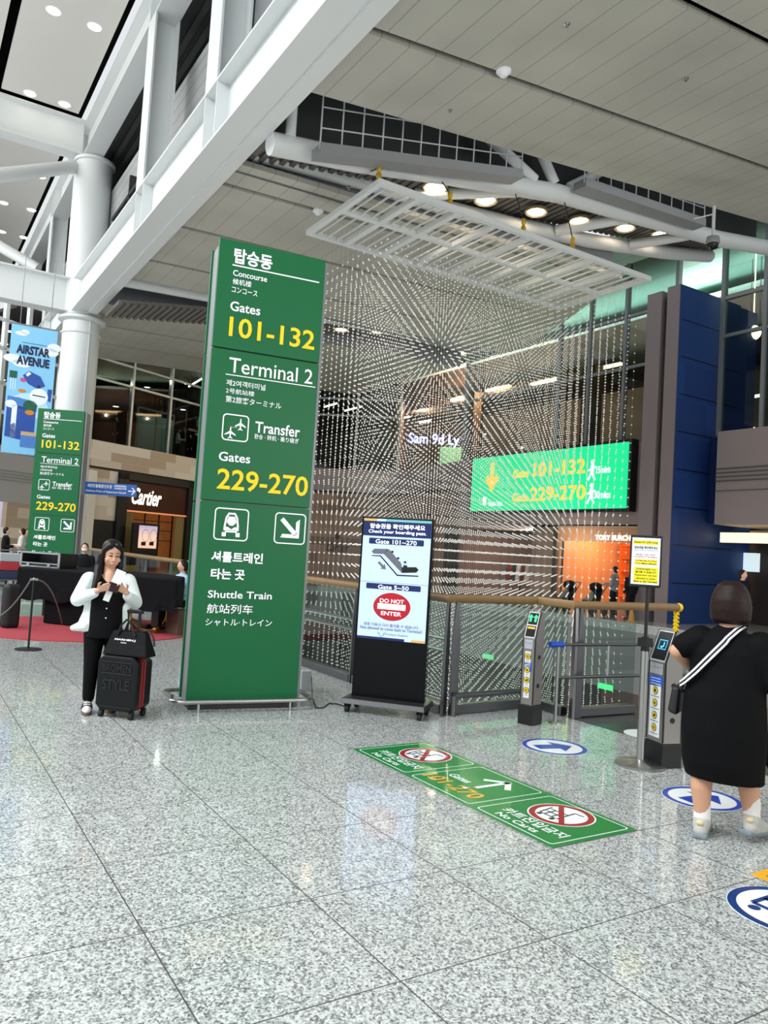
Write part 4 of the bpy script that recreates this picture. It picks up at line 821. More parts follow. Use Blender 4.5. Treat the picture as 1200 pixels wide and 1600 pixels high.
flat(mw, FT, I([(.4, .74), (.6, .74), (.64, .56), (.55, .46), (.45, .46), (.36, .56)])); flat(mw, FT, I([(.33, .25), (.67, .25), (.67, .42), (.6, .42), (.5, .35), (.4, .42), (.33, .42)])); flat(mw, FT, I([(.24, .12), (.36, .12), (.36, .25), (.24, .25)])); flat(mw, FT, I([(.64, .12), (.76, .12), (.76, .25), (.64, .25)]))
mw.build('train_pictogram', SIGNW, panel_at(ib[1])); mw = MB()
ib = iconbox(Z7, (588, 435), (600, 240), (782, 452)); wi = ib[2]-ib[0]; hi = ib[3]-ib[1]
stroke(mw, FT, *I([(.22, .8), (.7, .3)]), .045); flat(mw, FT, I([(.8, .82), (.8, .2), (.2, .2), (.2, .2), (.26, .32), (.68, .32), (.68, .72)]))
mw.build('arrow_pictogram', SIGNW, panel_at(ib[1]))
# second, farther sign
a2 = dist((60, 636), 18.62); b2 = dist((137, 642), 18.73); f2 = Face((a2.x, a2.y, 0), (b2.x, b2.y))
sign2 = dup(sign, f2.M(), 'farther identical green gate sign pillar behind the black covered piano'); 
# ------------------------------------------------------------ standing screen
KF = Face(tuple(at((547, 1108)).xy)+(0,), tuple(at((661, 1122)).xy)); ZK = (520, 780); SK = 800/180
def ku(p, d=.0): return KF.uv((ZK[0]+p[0]/SK, ZK[1]+p[1]/SK), d)
b0, b1_, b2_, b3_ = ku((120, 1390)), ku((630, 1430)), ku((213, 115)), ku((700, 140))
kl, kr = (b0[0]+b2_[0])/2, (b1_[0]+b3_[0])/2; kt = (b2_[1]+b3_[1])/2; kb = .13
kio = thing('digital_kiosk', 'black free-standing advertising screen showing gate directions on wheels', 'display', tuple(KF.p((kl+kr)/2, 0, -.05)))
m = MB(); m.M = KF.M(); m.box((kl, 0, kb), (kr, .06, kt)); m.build('body', mat('kiosk_black', '#07070b', .2, spec=.2), kio, bevel=.008)
m = MB(); m.M = KF.M(); bx0, bx1 = kl-.05, kr+.06; m.hexa([(bx0, -.2, .09), (bx1, -.2, .09), (bx1, .22, .09), (bx0, .22, .09), (bx0+.01, -.17, .14), (bx1-.01, -.17, .14), (bx1-.01, .2, .14), (bx0+.01, .2, .14)]); kbp = m.build('base_plate', mat('kiosk_base', '#25282b', .4), kio, bevel=.005)
for u in (bx0+.06, bx1-.06):
    for yy in (-.14, .16):
        m = MB(); m.M = KF.M(); m.tube([(u-.018, yy, .036), (u+.018, yy, .036)], .036, 14); m.box((u-.03, yy-.01, .05), (u+.03, yy+.03, .095)); m.build('caster', RUBBER, kbp)
SCR = [mat('scr_white', '#bcd0f5', .3, emit=.34, spec=.3), mat('scr_navy', '#1d2a58', .3, emit=.3, spec=.3), mat('scr_red', '#a81e28', .3, emit=.35, spec=.3), mat('scr_grey', '#5d6068', .3, emit=.4), mat('scr_black', '#111116', .3), mat('scr_teal', '#6aa3a8', .3, emit=.5), mat('scr_gold', '#c79a5c', .3, emit=.5), mat('scr_text', '#f3f6ff', .3, emit=.85)]
sl, sr = (ku((222, 130))[0]+ku((165, 962))[0])/2, (ku((697, 155))[0]+ku((632, 1000))[0])/2; stp = (ku((222, 130))[1]+ku((697, 155))[1])/2; sb = (ku((165, 962))[1]+ku((632, 1000))[1])/2
m = MB(); m.M = KF.M(); m.box((sl, -.003, sb), (sr, .002, stp)); m.M = Matrix.Identity(4); F1, F2 = KF.F(.005), KF.F(.007)
sh = stp-sb; sw = sr-sl
def R(u0, v0, u1, v1, mi, F=F1): m.m = mi; flat(m, F, [(u0, v0), (u1, v0), (u1, v1), (u0, v1)])
def kv(p): return ku(p)[1]
R(sl, stp-.02*sh, sl+sw*.2, stp, 6); R(sl+sw*.2, stp-.02*sh, sl+sw*.33, stp, 0); R(sl+sw*.33, stp-.02*sh, sr, stp, 5)
R(sl, kv((220, 250)), sr, stp-.02*sh, 1)
def kt_(body, LL, UL, RB, mi=7, bold=.01, F=F2): m.m = mi; a, b, r = ku(LL), ku(UL), ku(RB); put_text(m, body, (a[0], a[1], r[0], b[1]), F, bold)
kt_('탑승권을 확인해주세요', (262, 200), (265, 166), (642, 220), 7, .02); kt_('Check your boarding pass.', (250, 238), (252, 208), (650, 258))
def bar(LL, UL, RB): a, b, r = ku(LL), ku(UL), ku(RB); m.m = 1; flat(m, F1, rrect(a[0], a[1], r[0], b[1], .01))
bar((252, 307), (254, 266), (632, 330)); kt_('Gate 101~270', (298, 306), (298, 276), (583, 322)); bar((232, 617), (235, 578), (610, 642)); kt_('Gate 5~50', (315, 620), (315, 592), (527, 636))
def P(pts, mi, F=F1): m.m = mi; flat(m, F, [ku(p) for p in pts])
P([(270, 362), (290, 343), (380, 345), (390, 352), (355, 380), (285, 378)], 3); P([(380, 345), (395, 350), (478, 450), (480, 512), (355, 380)], 3); P([(478, 472), (580, 472), (596, 492), (580, 510), (480, 512)], 4)
P([(272, 388), (335, 390), (450, 524), (595, 531), (595, 539), (446, 533), (330, 397), (272, 394)], 4)
for cx_, cy_ in ((415, 365), (455, 410), (503, 438)):
    u, v = ku((cx_, cy_)); m.m = 4; flat(m, F2, circ(u, v, .014, .011, 14)); u2, v2 = ku((cx_, cy_+45)); R(u2-.02, v2-.03, u2+.02, v2+.035, 4 if cx_ > 490 else 3, F2)
P([(312, 440), (325, 430), (352, 460), (362, 450), (370, 488), (332, 482), (341, 472)], 3); R(sl, kv((200, 568)), sr, kv((200, 566)), 3)
u, v = ku((410, 748)); rx_ = (ku((538, 755))[0]-ku((280, 742))[0])/2; ry_ = (ku((410, 652))[1]-ku((410, 846))[1])/2
m.m = 2; flat(m, F1, circ(u, v, rx_, ry_, 40)); a, b = ku((312, 745)), ku((505, 755)); R(a[0], v-.028, b[0], v+.028, 7, F2)
kt_('DO NOT', (328, 716), (328, 688), (495, 728)); kt_('ENTER', (335, 803), (335, 776), (475, 812)); kt_('방문 이동시 다시 돌아올 수 없습니다.', (218, 872), (218, 850), (598, 900), 3); kt_('Not allowed to come back to Terminal1', (192, 895), (192, 874), (620, 926), 3, .01)
kt_('Incheon Airport', (370, 945), (370, 931), (522, 958), 3); u, v = ku((338, 935)); m.m = 5; flat(m, F1, [(u-.05, v+.02), (u-.02, v+.012), (u-.012, v-.02), (u+.012, v-.02), (u+.02, v+.012), (u+.05, v+.02), (u+.03, v-.005), (u+.01, v-.03), (u-.01, v-.03), (u-.03, v-.005)])
R(sl, sb, sl+sw*.7, sb+.02*sh, 1); R(sl+sw*.7, sb, sl+sw*.8, sb+.02*sh, 0); R(sl+sw*.8, sb, sr, sb+.02*sh, 6)
m.build('screen', SCR, kio)
# power box and cable
q = at((479, 1078)); ob = MB(); ob.M = Matrix.Translation((q.x, q.y, 0)) @ Matrix.Rotation(-.1, 4, 'Z'); ob.box((-.09, -.05, 0), (.03, .03, .22)); o = ob.build('power_box', mat('box_grey', '#c0c4c6', .5), bevel=.006); tag(o, 'small grey floor power box at the right foot of the green sign', 'power box')
m = MB(); m.box((q.x+.0, q.y-.065, .1), (q.x+.035, q.y-.05, .2)); m.build('plug', BLACK, o) if 0 else None
cpts = [Vector((q.x+.02, q.y-.06, .15))]+[at(p, .008) for p in ((488, 1090), (494, 1106), (504, 1106), (514, 1099), (528, 1100), (545, 1106))]
cb = []
for i in range(len(cpts)-1):
    for k in range(4): cb.append(cpts[i].lerp(cpts[i+1], k/4))
cb.append(cpts[-1]); m = MB(); m.tube(cb, .006, 6); tag(m.build('power_cable', BLACK, smooth=True), 'thin black cable running from the floor box to the standing screen', 'cable')
# ------------------------------------------------------------ boarding gates
def gate(A, B, Cc, hgt, label, variant):
    A, B, Cc = at(A), at(B), at(Cc); fx = (B-A).normalized(); 
    wd = (B-A).length; dp = max(.17, min(.24, (Cc-B).length)); f = Face(tuple(A.xy)+(0,), tuple(B.xy)); f.n = -Vector((-f.d.y, f.d.x, 0)) if (CAM-f.a).dot(Vector((f.d.y, -f.d.x, 0))) > 0 else Vector((-f.d.y, f.d.x, 0))
    root = thing('ticket_gate', label, 'gate', tuple(A), 0, 'boarding gate posts'); M = f.M()
    D = dp
    m = MB(); m.M = M; m.box((-.012, -.008, 0), (wd+.012, D+.01, .19)); m.build('base', BLACK, root, bevel=.005)
    prof = [(0, .19), (0, .84), (.09, hgt), (D, hgt-.012), (D, .19)]
    m = MB(); m.M = M; m.ext([(0, y, z) for y, z in prof], (wd, 0, 0)); m.build('body', mat('gate_steel', '#98938f', .3, .75), root, bevel=.006)
    m = MB(); m.M = M; sl_ = lambda u, t, o=0: (u, .09*t-o, .84+(hgt-.84)*t-o*.3)
    for u in (.0, wd-.008): m.ext([(u, -.004, .2), (u, -.004, .84), (u, .09-.004, hgt), (u, .09+.01, hgt), (u, .01, .84), (u, .01, .2)], (.008, 0, 0))
    m.build('edge_trim', BLACK, root)
    m = MB(); m.M = M; m.poly([sl_(.02, .08, .004), sl_(wd-.02, .08, .004), sl_(wd-.02, .95, .004), sl_(.02, .95, .004)]); gd = m.build('display', mat('gate_display', '#0a0a0d', .12), root)
    # ring frame
    m = MB(); m.M = M
    for a, b in (((.012, .04), (wd-.012, .07)), ((.012, .95), (wd-.012, .98)), ((.012, .04), (.02, .98)), ((wd-.02, .04), (wd-.012, .98))):
        m.poly([sl_(a[0], a[1], .005), sl_(b[0], a[1], .005), sl_(b[0], b[1], .005), sl_(a[0], b[1], .005)])
    m.build('display_frame', mat('frame_silver', '#d5d5d3', .3, .6), root)
    m = MB(); m.M = M
    if variant == 0:
        g = mat('gate_green', '#2bbd7a', .4, emit=1.0); cu = wd*.33
        for uu in (.3, .68): m.poly([sl_(wd*uu-.012, .62, .006), sl_(wd*uu+.012, .62, .006), sl_(wd*uu+.012, .78, .006), sl_(wd*uu+.028, .78, .006), sl_(wd*uu, .9, .006), sl_(wd*uu-.028, .78, .006), sl_(wd*uu-.012, .78, .006)])
        m.build('signal', g, gd)
        m = MB(); m.M = M; m.poly([sl_(.03, .36, .006), sl_(wd-.03, .36, .006), sl_(wd-.03, .44, .006), sl_(.03, .44, .006)]); m.build('amber_line', mat('gate_amber', '#c9962a', .4, emit=.6), gd)
        m = MB(); m.M = M; m.poly([sl_(.02, .48, .0065), sl_(wd-.02, .48, .0065), sl_(wd-.02, .52, .0065), sl_(.02, .52, .0065)]); m.build('divider', mat('frame_silver', '#d5d5d3'), gd)
    else:
        g = mat('gate_cyan', '#3aa8d8', .4, emit=1.0); c0, c1, t0, t1 = wd*.28, wd*.75, .4, .7; w_ = .006
        for a, b in (((c0, t0), (c1, t0+.025)), ((c0, t1-.025), (c1, t1)), ((c0, t0), (c0+w_, t1)), ((c1-w_, t0), (c1, t1))): m.poly([sl_(a[0], a[1], .006), sl_(b[0], a[1], .006), sl_(b[0], b[1], .006), sl_(a[0], b[1], .006)])
        cm = (c0+c1)/2
        m.poly([sl_(cm-.025, .46, .006), sl_(cm+.0, .44, .006), sl_(cm+.022, .5, .006), sl_(cm+.022, .62, .006), sl_(cm+.006, .65, .006), sl_(cm+.008, .53, .006), sl_(cm-.01, .5, .006), sl_(cm-.02, .52, .006)])
        m.build('signal', g, gd)
    Fg = lambda u, v, d=.003: M @ Vector((u, -d, v)); F3 = lambda u, v: Fg(u, v, .003); F4 = lambda u, v: Fg(u, v, .005)
    m = MB(); flat(m, F3, rrect(.025, .76-.02, wd-.03, .83, .005)) ; m.build('logo_plate', mat('plate_silver', '#c9cbce', .3, .5), root)
    m = MB(); put_text(m, 'Incheon Airport', (.035, .79, wd-.04, .8), F4, .005); m.build('logo', mat('logo_blue', '#2a4fa0'), root)
    m = MB(); bz = .52 if variant == 0 else .64; flat(m, F3, rrect(.03, bz, wd-.03, bz+.085, .004)); m.m = 1
    for k in range(3): stroke(m, F4, (.045, bz+.02+k*.022), (wd-.05, bz+.02+k*.022), .005)
    m.build('blue_label', [mat('label_blue', '#1f5fd0', .4), WHITE], root)
    m = MB(); STK = [mat('sticker_white', '#e9ecef', .5), mat('sticker_yellow', '#f0cf2a', .5), mat('ink', '#1a1a1a', .5)]
    spots = [(.61, 1), (.28, 3)] if variant == 0 else [(.25, 4)]
    for z0, n in spots:
        hh = .1; flat(m, F3, rrect(.035, z0-.02, wd-.045, z0+hh*n+.005, .003)); 
        for k in range(n):
            cu, cv = wd/2-.005, z0+hh*k+.055; m.m = 2; flat(m, F4, circ(cu, cv, .032, None, 20)); m.m = 1; F5 = lambda u, v: Fg(u, v, .007); flat(m, F5, circ(cu, cv, .027, None, 20)); m.m = 2; F6 = lambda u, v: Fg(u, v, .009)
            [lambda: flat(m, F6, rrect(cu-.01, cv-.014, cu+.01, cv+.014, .003)), lambda: (stroke(m, F6, (cu-.015, cv+.012), (cu+.012, cv-.012), .008), stroke(m, F6, (cu-.004, cv-.012), (cu+.012, cv+.008), .007)), lambda: (flat(m, F6, rrect(cu-.014, cv-.012, cu-.002, cv+.002, .002)), flat(m, F6, rrect(cu, cv-.012, cu+.014, cv+.014, .002))), lambda: ring2(m, F6, circ(cu, cv, .013, None, 12), circ(cu, cv, .007, None, 12))][(3-k) % 4]()
            stroke(m, F4, (.05, z0+hh*k+.008), (wd-.06, z0+hh*k+.008), .004); m.m = 0
    m.build('pictogram_sticker', STK, root)
    m = MB(); m.M = M
    for z in (.38, .66): m.tube([(wd-.002, D*.5, z), (wd+.004, D*.5, z)], .022, 16)
    m.build('sensor', BLACK, root); return root
gate((810.4, 1130), (830.4, 1134.4), (844, 1133), 1.105, 'left boarding gate post with green arrow display, in front of the glass railing', 0)
gate((1007.5, 1189.5), (1033.7, 1201), (1050.5, 1199.5), 1.10, 'right boarding gate post with cyan scanner icon beside the walking woman', 1)
# stanchion with notice board
sx_, sy_ = at((1000, 1196)).xy
stn = thing('steel_stanchion', 'stainless steel queue post carrying the yellow notice board', 'stanchion', (sx_, sy_, 0))
m = MB(); m.lathe([(.0, 0), (.195, 0), (.2, .012), (.19, .022), (.06, .035), (.04, .05), (0, .05)], (sx_, sy_, 0), 40); m.build('base', STEEL, stn, smooth=True)
m = MB(); m.cyl((sx_, sy_), .033, .04, .93, 24); m.build('pole', STEEL, stn, smooth=True)
m = MB(); m.cyl((sx_, sy_), .035, .925, .945, 24); m.cyl((sx_, sy_), .03, .945, 1.04, 24); m.box((sx_-.04, sy_-.045, .96), (sx_+.04, sy_+.045, 1.03)); m.build('belt_head', BLACK, stn, smooth=True)
BV = Vector((CAM.x-sx_, CAM.y-sy_, 0)).normalized(); BD = Vector((-BV.y, BV.x, 0))*-1
BD = Vector((-BV.y, BV.x, 0)); BD = BD if BD.dot(CR) > 0 else -BD
bf = Face((sx_-BD.x*.2+BV.x*.03, sy_-BD.y*.2+BV.y*.03, 0), (sx_+BD.x*.2+BV.x*.03, sy_+BD.y*.2+BV.y*.03))
ZB = (940, 820)
def bu(p): return bf.uv((ZB[0]+p[0]/4, ZB[1]+p[1]/4))
c4 = [bu(p) for p in ((178, 64), (380, 68), (372, 395), (172, 385))]; l_, r_, t__, b__ = (c4[0][0]+c4[3][0])/2, (c4[1][0]+c4[2][0])/2, (c4[0][1]+c4[1][1])/2, (c4[2][1]+c4[3][1])/2
nb = thing('notice_board', 'small framed notice with yellow boxes on a black pole above the steel post', 'notice board', (sx_, sy_, 1.04))
m = MB(); m.cyl((sx_, sy_), .014, 1.03, b__+.02, 14); m.build('pole', BLACK, nb, smooth=True)
m = MB(); m.M = bf.M(); m.box((l_, 0, b__), (r_, .025, t__)); m.build('frame', BLACK, nb, bevel=.004)
m = MB(); F1, F2, F3 = bf.F(.002), bf.F(.003), bf.F(.004); wB, hB = r_-l_, t__-b__
X = lambda t: l_+wB*t
V_ = lambda t: b__+hB*t
flat(m, F1, [(X(.06), V_(.05)), (X(.94), V_(.05)), (X(.94), V_(.95)), (X(.06), V_(.95))])
m.m = 1; flat(m, F2, [(X(.1), V_(.82)), (X(.88), V_(.82)), (X(.88), V_(.9)), (X(.1), V_(.9))]); flat(m, F2, [(X(.16), V_(.43)), (X(.86), V_(.43)), (X(.86), V_(.53)), (X(.16), V_(.53))]); flat(m, F2, [(X(.14), V_(.08)), (X(.9), V_(.08)), (X(.9), V_(.38)), (X(.14), V_(.38))])
def nt_(body, x0, x1, y0, y1, mi): m.m = mi; put_text(m, body, (X(x0), V_(y0), X(x1), V_(y1)), F3, .02)
nt_('Gates101-270 Only', .12, .86, .835, .885, 2); nt_('탑승권을 확인해주세요', .14, .86, .735, .79, 2); nt_('Please check your boarding pass', .14, .88, .7, .72, 2)
nt_('돌아올 수 없는 게이트', .2, .8, .61, .64, 3); nt_('NO RETURN TO THE TERMINAL', .16, .86, .57, .595, 3); nt_('You May Miss the Flights', .18, .84, .49, .52, 2); nt_('If You Make a Mistake', .18, .84, .44, .47, 2)
nt_('여객터미널로 다시', .22, .82, .325, .365, 2); nt_('돌아올 수 없습니다', .2, .84, .27, .31, 2); nt_('Passengers are not', .18, .86, .205, .245, 2); nt_('allowed to come', .22, .82, .15, .185, 2); nt_('Back to the Terminal', .16, .88, .09, .13, 2)
m.build('poster', [mat('paper', '#e6ecf4', .5, emit=.15), mat('poster_yellow', '#f2e21f', .5, emit=.1), mat('ink', '#1a1a1a'), mat('ink_red', '#c03a3a', .5)], nb)
# ------------------------------------------------------------ floor mat and stickers
FW = mat('floor_white', '#eef2f4', .3); FG = mat('floor_green', '#177c36', .25); FR_ = mat('floor_red', '#9c1a20', .3); FY = mat('floor_yellow', '#e2a63a', .3); FBL = mat('floor_blue', '#173fae', .3); FNV = mat('floor_navy', '#143a78', .3)
def fl_(h): return lambda u, v: Vector((u, v, h))
gm = thing('floor_sign', 'long green floor sign reading No Carts and Gates 101-270', 'floor sign', (2.64, 1.13, 0))
mx0, mx1, my0, my1 = 2.275, 2.995, .005, 2.255
m = MB(); m.box((mx0, my0, .0005), (mx1, my1, .003)); gb = m.build('base', FG, gm)
def pfr(y0, y1, mb): F = fl_(.0036); ring2(mb, F, rrect(mx0+.03, y0+.03, mx1-.03, y1-.03, .03), rrect(mx0+.038, y0+.038, mx1-.038, y1-.038, .024))
mW = MB(); th_ = (my1-my0)/3
for k in range(3): mW = MB(); pfr(my0+th_*k+.005, my0+th_*(k+1)-.005, mW); mW.build('panel_border', FW, gb)
mr = MB(); mk = MB(); mo = MB()
# text frame on mat: reading direction -Y, up +X
def MF(h, y1): return lambda u, v: Vector((mx0+v, y1-u, h))
def mtxt(body, y1, u0, u1, v0, v1, mb): m_ = MB(); put_text(m_, body, (u0, v0, u1, v1), MF(.0042, y1), .02); m_.build('lettering', FY if mb == 'o' else FW, gb)
for y1 in (my1, my0+th_):
    cx_, cy_ = mx0+.465, y1-.36; mr = MB(); mk = MB(); mW = MB()
    ring2(mr, fl_(.0046), circ(cx_, cy_, .205, None, 40), circ(cx_, cy_, .165, None, 40)); mW.poly([Vector((*p, .0042)) for p in circ(cx_, cy_, .215, None, 40)])
    F = MF(.005, y1); q = lambda u, v: (.36+u, .465+v)
    for a, b in (((-.1, -.09), (.04, -.09)), ((-.1, -.09), (-.13, .05)), ((.05, -.09), (.02, .1)), ((-.1, -.03), (.04, -.03)), ((-.11, .02), (.03, .03)), ((.02, .1), (.09, .11)), ((-.06, -.09), (-.07, .02)), ((0, -.09), (-.01, .03))): stroke(mk, F, q(*a), q(*b), .012)
    for u in (-.08, .03): mk.poly([F(*p) for p in circ(.36+u, .465-.115, .018, None, 12)])
    stroke(mr, MF(.0055, y1), (.36-.12, .465+.12), (.36+.12, .465-.12), .035)
    mW.build('white_disc', FW, gb); mr.build('red_ring', FR_, gb); mk.build('cart_pictogram', BLACK, gb)
    mtxt('카트진입금지', y1, .13, .66, .15, .245, mW); mtxt('No Carts', y1, .17, .53, .07, .13, mW)
y1 = my0+2*th_
mtxt('Gates', y1, .12, .34, .3, .38, mW); mtxt('101-270', y1, .06, .64, .11, .25, 'o'); mW = MB()
F = MF(.0042, y1); c_ = (.45, .45); q = lambda u, v: (c_[0]+u, c_[1]+v)
flat(mW, F, [q(-.02, -.15), q(.02, -.15), q(.02, .14), q(-.02, .14)]); stroke(mW, F, q(-.13, .03), q(.012, .16), .045); stroke(mW, F, q(.13, .03), q(-.012, .16), .045)
flat(mW, MF(.005, y1), [(.4, .22), (.44, .26), (.45, .21)])
mW.build('arrow', FW, gb)
def sticker(c, r, label, kind, ang=0):
    root = thing('floor_sticker', label, 'floor sticker', (c[0], c[1], .0), 0, 'round floor stickers')
    m = MB(); m.lathe([(r, .0005), (r, .002)], (c[0], c[1], 0), 48); m.build('disc', FW, root)
    m = MB(); ring2(m, fl_(.0026), circ(c[0], c[1], r*.985, None, 48), circ(c[0], c[1], r*.84, None, 48)); m.build('border', FBL if kind != 'cart' else FNV, root)
    Rm = lambda u, v: Vector((c[0]+u*math.cos(ang)-v*math.sin(ang), c[1]+u*math.sin(ang)+v*math.cos(ang), .0027)); m = MB()
    if kind == 'arrow':
        s = r*.62; flat(m, Rm, [(-s*.38, -s), (s*.38, -s), (s*.38, .1*s), (-s*.38, .1*s)]); flat(m, Rm, [(-s*.9, .1*s), (s*.9, .1*s), (0, s)]); m.build('arrow', FBL, root)
    else:
        for a, b in (((-.14, .1), (.02, .1)), ((-.14, .02), (.05, .02)), ((.02, .1), (.02, -.1)), ((-.14, -.08), (.1, -.08)), ((-.14, .1), (-.14, -.08))): stroke(m, Rm, a, b, .03)
        flat(m, Rm, circ(-.1, -.13, .03, None, 14)); flat(m, Rm, circ(.06, -.13, .03, None, 14)); m.build('cart_pictogram', FNV, root)
    return root
sticker((4.02, 1.755), .285, 'round blue and white arrow floor sticker behind the green floor sign, before the left gate', 'arrow', -math.pi/2-.25)
sticker((3.99, .27), .27, 'round blue and white arrow floor sticker under the walking woman', 'arrow', -math.pi/2-.1)
c3 = at((1146, 1422)); sticker((c3.x+.25, c3.y-.13), .28, 'round cart floor sticker cut by the lower right frame edge', 'cart', -math.pi/2)
q = at((1008, 1147), 0); m = MB(); m.lathe([(.2, -.003), (.2, 0)], (q.x, q.y, 0), 40); o = m.build('landing_sticker', FW); tag(o, 'plain white round sticker on the dark landing behind the steel post', 'floor sticker')
yc_ = at((1172, 1366)); w_ = .05
m = MB(); m.prism([(yc_.x, yc_.y), (yc_.x+.9, yc_.y), (yc_.x+.9, yc_.y-w_), (yc_.x+w_, yc_.y-w_), (yc_.x+w_, yc_.y-.9), (yc_.x, yc_.y-.9)], .0005, .002); tag(m.build('floor_tape', mat('tape_amber', '#f0aa0c', .4)), 'amber yellow tape corner marked on the floor at the right edge', 'tape')
# ------------------------------------------------------------ piano corner
carp = MB(); c1_, c2_, c3_ = at((0, 966)).xy, at((150, 1004)).xy, at((291, 995)).xy
def circ3(a, b, c):
    ax, ay, bx, by, cx, cy = *a, *b, *c; d = 2*(ax*(by-cy)+bx*(cy-ay)+cx*(ay-by)); ux = ((ax*ax+ay*ay)*(by-cy)+(bx*bx+by*by)*(cy-ay)+(cx*cx+cy*cy)*(ay-by))/d; uy = ((ax*ax+ay*ay)*(cx-bx)+(bx*bx+by*by)*(ax-cx)+(cx*cx+cy*cy)*(bx-ax))/d
    return ux, uy, math.hypot(ax-ux, ay-uy)
RC = circ3(c1_, c2_, c3_); RCR = min(RC[2], 3.2)
carp.prism([(min(p[0], 3.7), p[1]) for p in circ(RC[0], RC[1], RCR, None, 72)], .0005, .012); tag(carp.build('red_carpet', mat('carpet_red', '#a83a44', .9, noise=.12, nscale=40)), 'round red carpet under the black covered piano', 'carpet')
pA, pB = dist((27, 884), 13.6), dist((277, 905), 12.6)
PF = Face((pA.x, pA.y, 0), (pB.x, pB.y)); PL = PF.L
pn = thing('grand_piano', 'grand piano draped in a black cover on the red carpet', 'piano', tuple(PF.p(PL/2, 0, -.6)))
CLOTH = mat('cover_black', '#0d0d10', spec=.12, rough=.75, bump=.3, nscale=6)
m = MB(); m.M = PF.M(); ztop = .5*(PF.uv((30, 884))[1]+PF.uv((275, 906))[1]); zb_ = PF.uv((270, 952))[1]
m.prism([(0, 0), (PL, 0), (PL-.42, .9), (PL*.68, 1.3), (PL*.4, 1.45), (0, 1.5)], zb_, ztop); m.build('cover', CLOTH, pn, bevel=.03)
pl0, pl1 = PF.uv((62, 950), .0)[0], PF.uv((126, 950))[0]
m = MB(); m.M = PF.M(); nn = 24; vs = []
for i in range(nn+1): u = PL*i/nn; vs.append((u, -.005-.015*math.sin(i*1.9)))
m.add([(u, y, zb_-.02-.06*abs(math.sin(i*.7))) for i, (u, y) in enumerate(vs)]+[(u, -.004, zb_+.2) for u, y in vs], [(i, i+1, nn+2+i, nn+1+i) for i in range(nn)])
m.build('cover_hem', CLOTH, pn)
m = MB(); m.M = PF.M(); m.box((pl0, .1, .02), (pl1, .55, zb_+.05)); m.build('pedal_skirt', CLOTH, pn, bevel=.02)
for px in (118, 228):
    u = PF.uv((px, 960))[0]; 
    if px == 118: u = PF.uv((35, 960))[0]+.25
    m = MB(); m.M = PF.M(); m.box((u-.07, .25, .12), (u+.07, .39, zb_+.02)); m.build('leg', BLACK, pn, bevel=.015)
    m = MB(); m.M = PF.M(); m.tube([(u-.03, .32, .075), (u+.03, .32, .075)], .058, 14); m.cyl((u, .32), .04, .08, .14, 12); m.build('caster', mat('brass', '#b08a3c', .35, .9), pn, smooth=True)
m = MB(); m.M = PF.M(); u = PL*.45; m.box((u-.06, 1.05, .12), (u+.06, 1.17, zb_+.02)); m.build('leg', BLACK, pn)
# flight case on the piano
fa, fb_ = PF.uv((45, 882), -.5), PF.uv((105, 884), -.5)
fc = thing('flight_case', 'open metal-edged flight case lying on top of the covered piano', 'case', tuple(PF.p((fa[0]+fb_[0])/2, ztop, -.5)))
cw_, ch_ = fb_[0]-fa[0], .26; u0 = fa[0]
m = MB(); m.M = PF.M()
m.box((u0, .3, ztop), (u0+cw_, .75, ztop+.02)); m.box((u0, .73, ztop), (u0+cw_, .75, ztop+ch_)); m.box((u0, .3, ztop), (u0+.02, .75, ztop+ch_)); m.box((u0+cw_-.02, .3, ztop), (u0+cw_, .75, ztop+ch_)); m.box((u0, .3, ztop), (u0+cw_, .32, ztop+.07)); m.build('shell', BLACK, fc)
m = MB(); m.M = PF.M()
for a, b in (((u0-.01, ztop), (u0+cw_+.01, ztop+.025)), ((u0-.01, ztop+ch_-.02), (u0+cw_+.01, ztop+ch_+.01)), ((u0-.01, ztop), (u0+.03, ztop+ch_)), ((u0+cw_-.03, ztop), (u0+cw_+.01, ztop+ch_)), ((u0, ztop+.06), (u0+cw_, ztop+.08))): m.box((a[0], .285, a[1]), (b[0], .305, b[1]))
for k in (.22, .75): m.box((u0+cw_*k-.03, .27, ztop+.01), (u0+cw_*k+.03, .285, ztop+.07))
m.build('metal_edging', mat('alu_edge', '#b5b8ba', .3, .8), fc)
# black speaker case at the left of the piano
q = dist((17, 950), 12.6); m = MB(); m.M = Matrix.Translation((q.x, q.y, 0)) @ Matrix.Rotation(.35, 4, 'Z'); m.box((-.13, -.1, .0), (.13, .12, .72)); tag(m.build('instrument_case', mat('case_black', '#131417', .6), bevel=.07, seg=4), 'black upright instrument case with rounded corners at the left end of the piano', 'case')
# rope stanchion
bx_, by_ = at((44, 1015)).xy
bs = thing('rope_stanchion', 'slim black rope post standing before the piano', 'stanchion', (bx_, by_, 0))
m = MB(); m.lathe([(0, 0), (.17, 0), (.17, .012), (.03, .022), (0, .022)], (bx_, by_, 0), 32); m.build('base', BLACK, bs, smooth=True)
m = MB(); m.cyl((bx_, by_), .014, .02, .94, 12); m.build('pole', BLACK, bs, smooth=True)
m = MB(); m.sph((bx_, by_, .95), .022, 10); m.tube([(bx_-.05, by_, .945), (bx_+.05, by_, .945)], .016, 8); m.build('head', STEEL, bs, smooth=True)
def catn(a, b, sag, n=14): 
    a, b = Vector(a), Vector(b); return [a.lerp(b, i/n)+Vector((0, 0, -sag*4*(i/n)*(1-i/n))) for i in range(n+1)]
e1 = at((106, 987), .05); m = MB(); r1 = catn((bx_+.04, by_, .94), (e1.x, e1.y+.5, .1), -.18); m.tube(r1, .011, 6); tag(m.build('barrier_rope', mat('rope_grey', '#6b6b66', .6), smooth=True), 'grey rope drooping right from the slim black post to the carpet', 'rope')
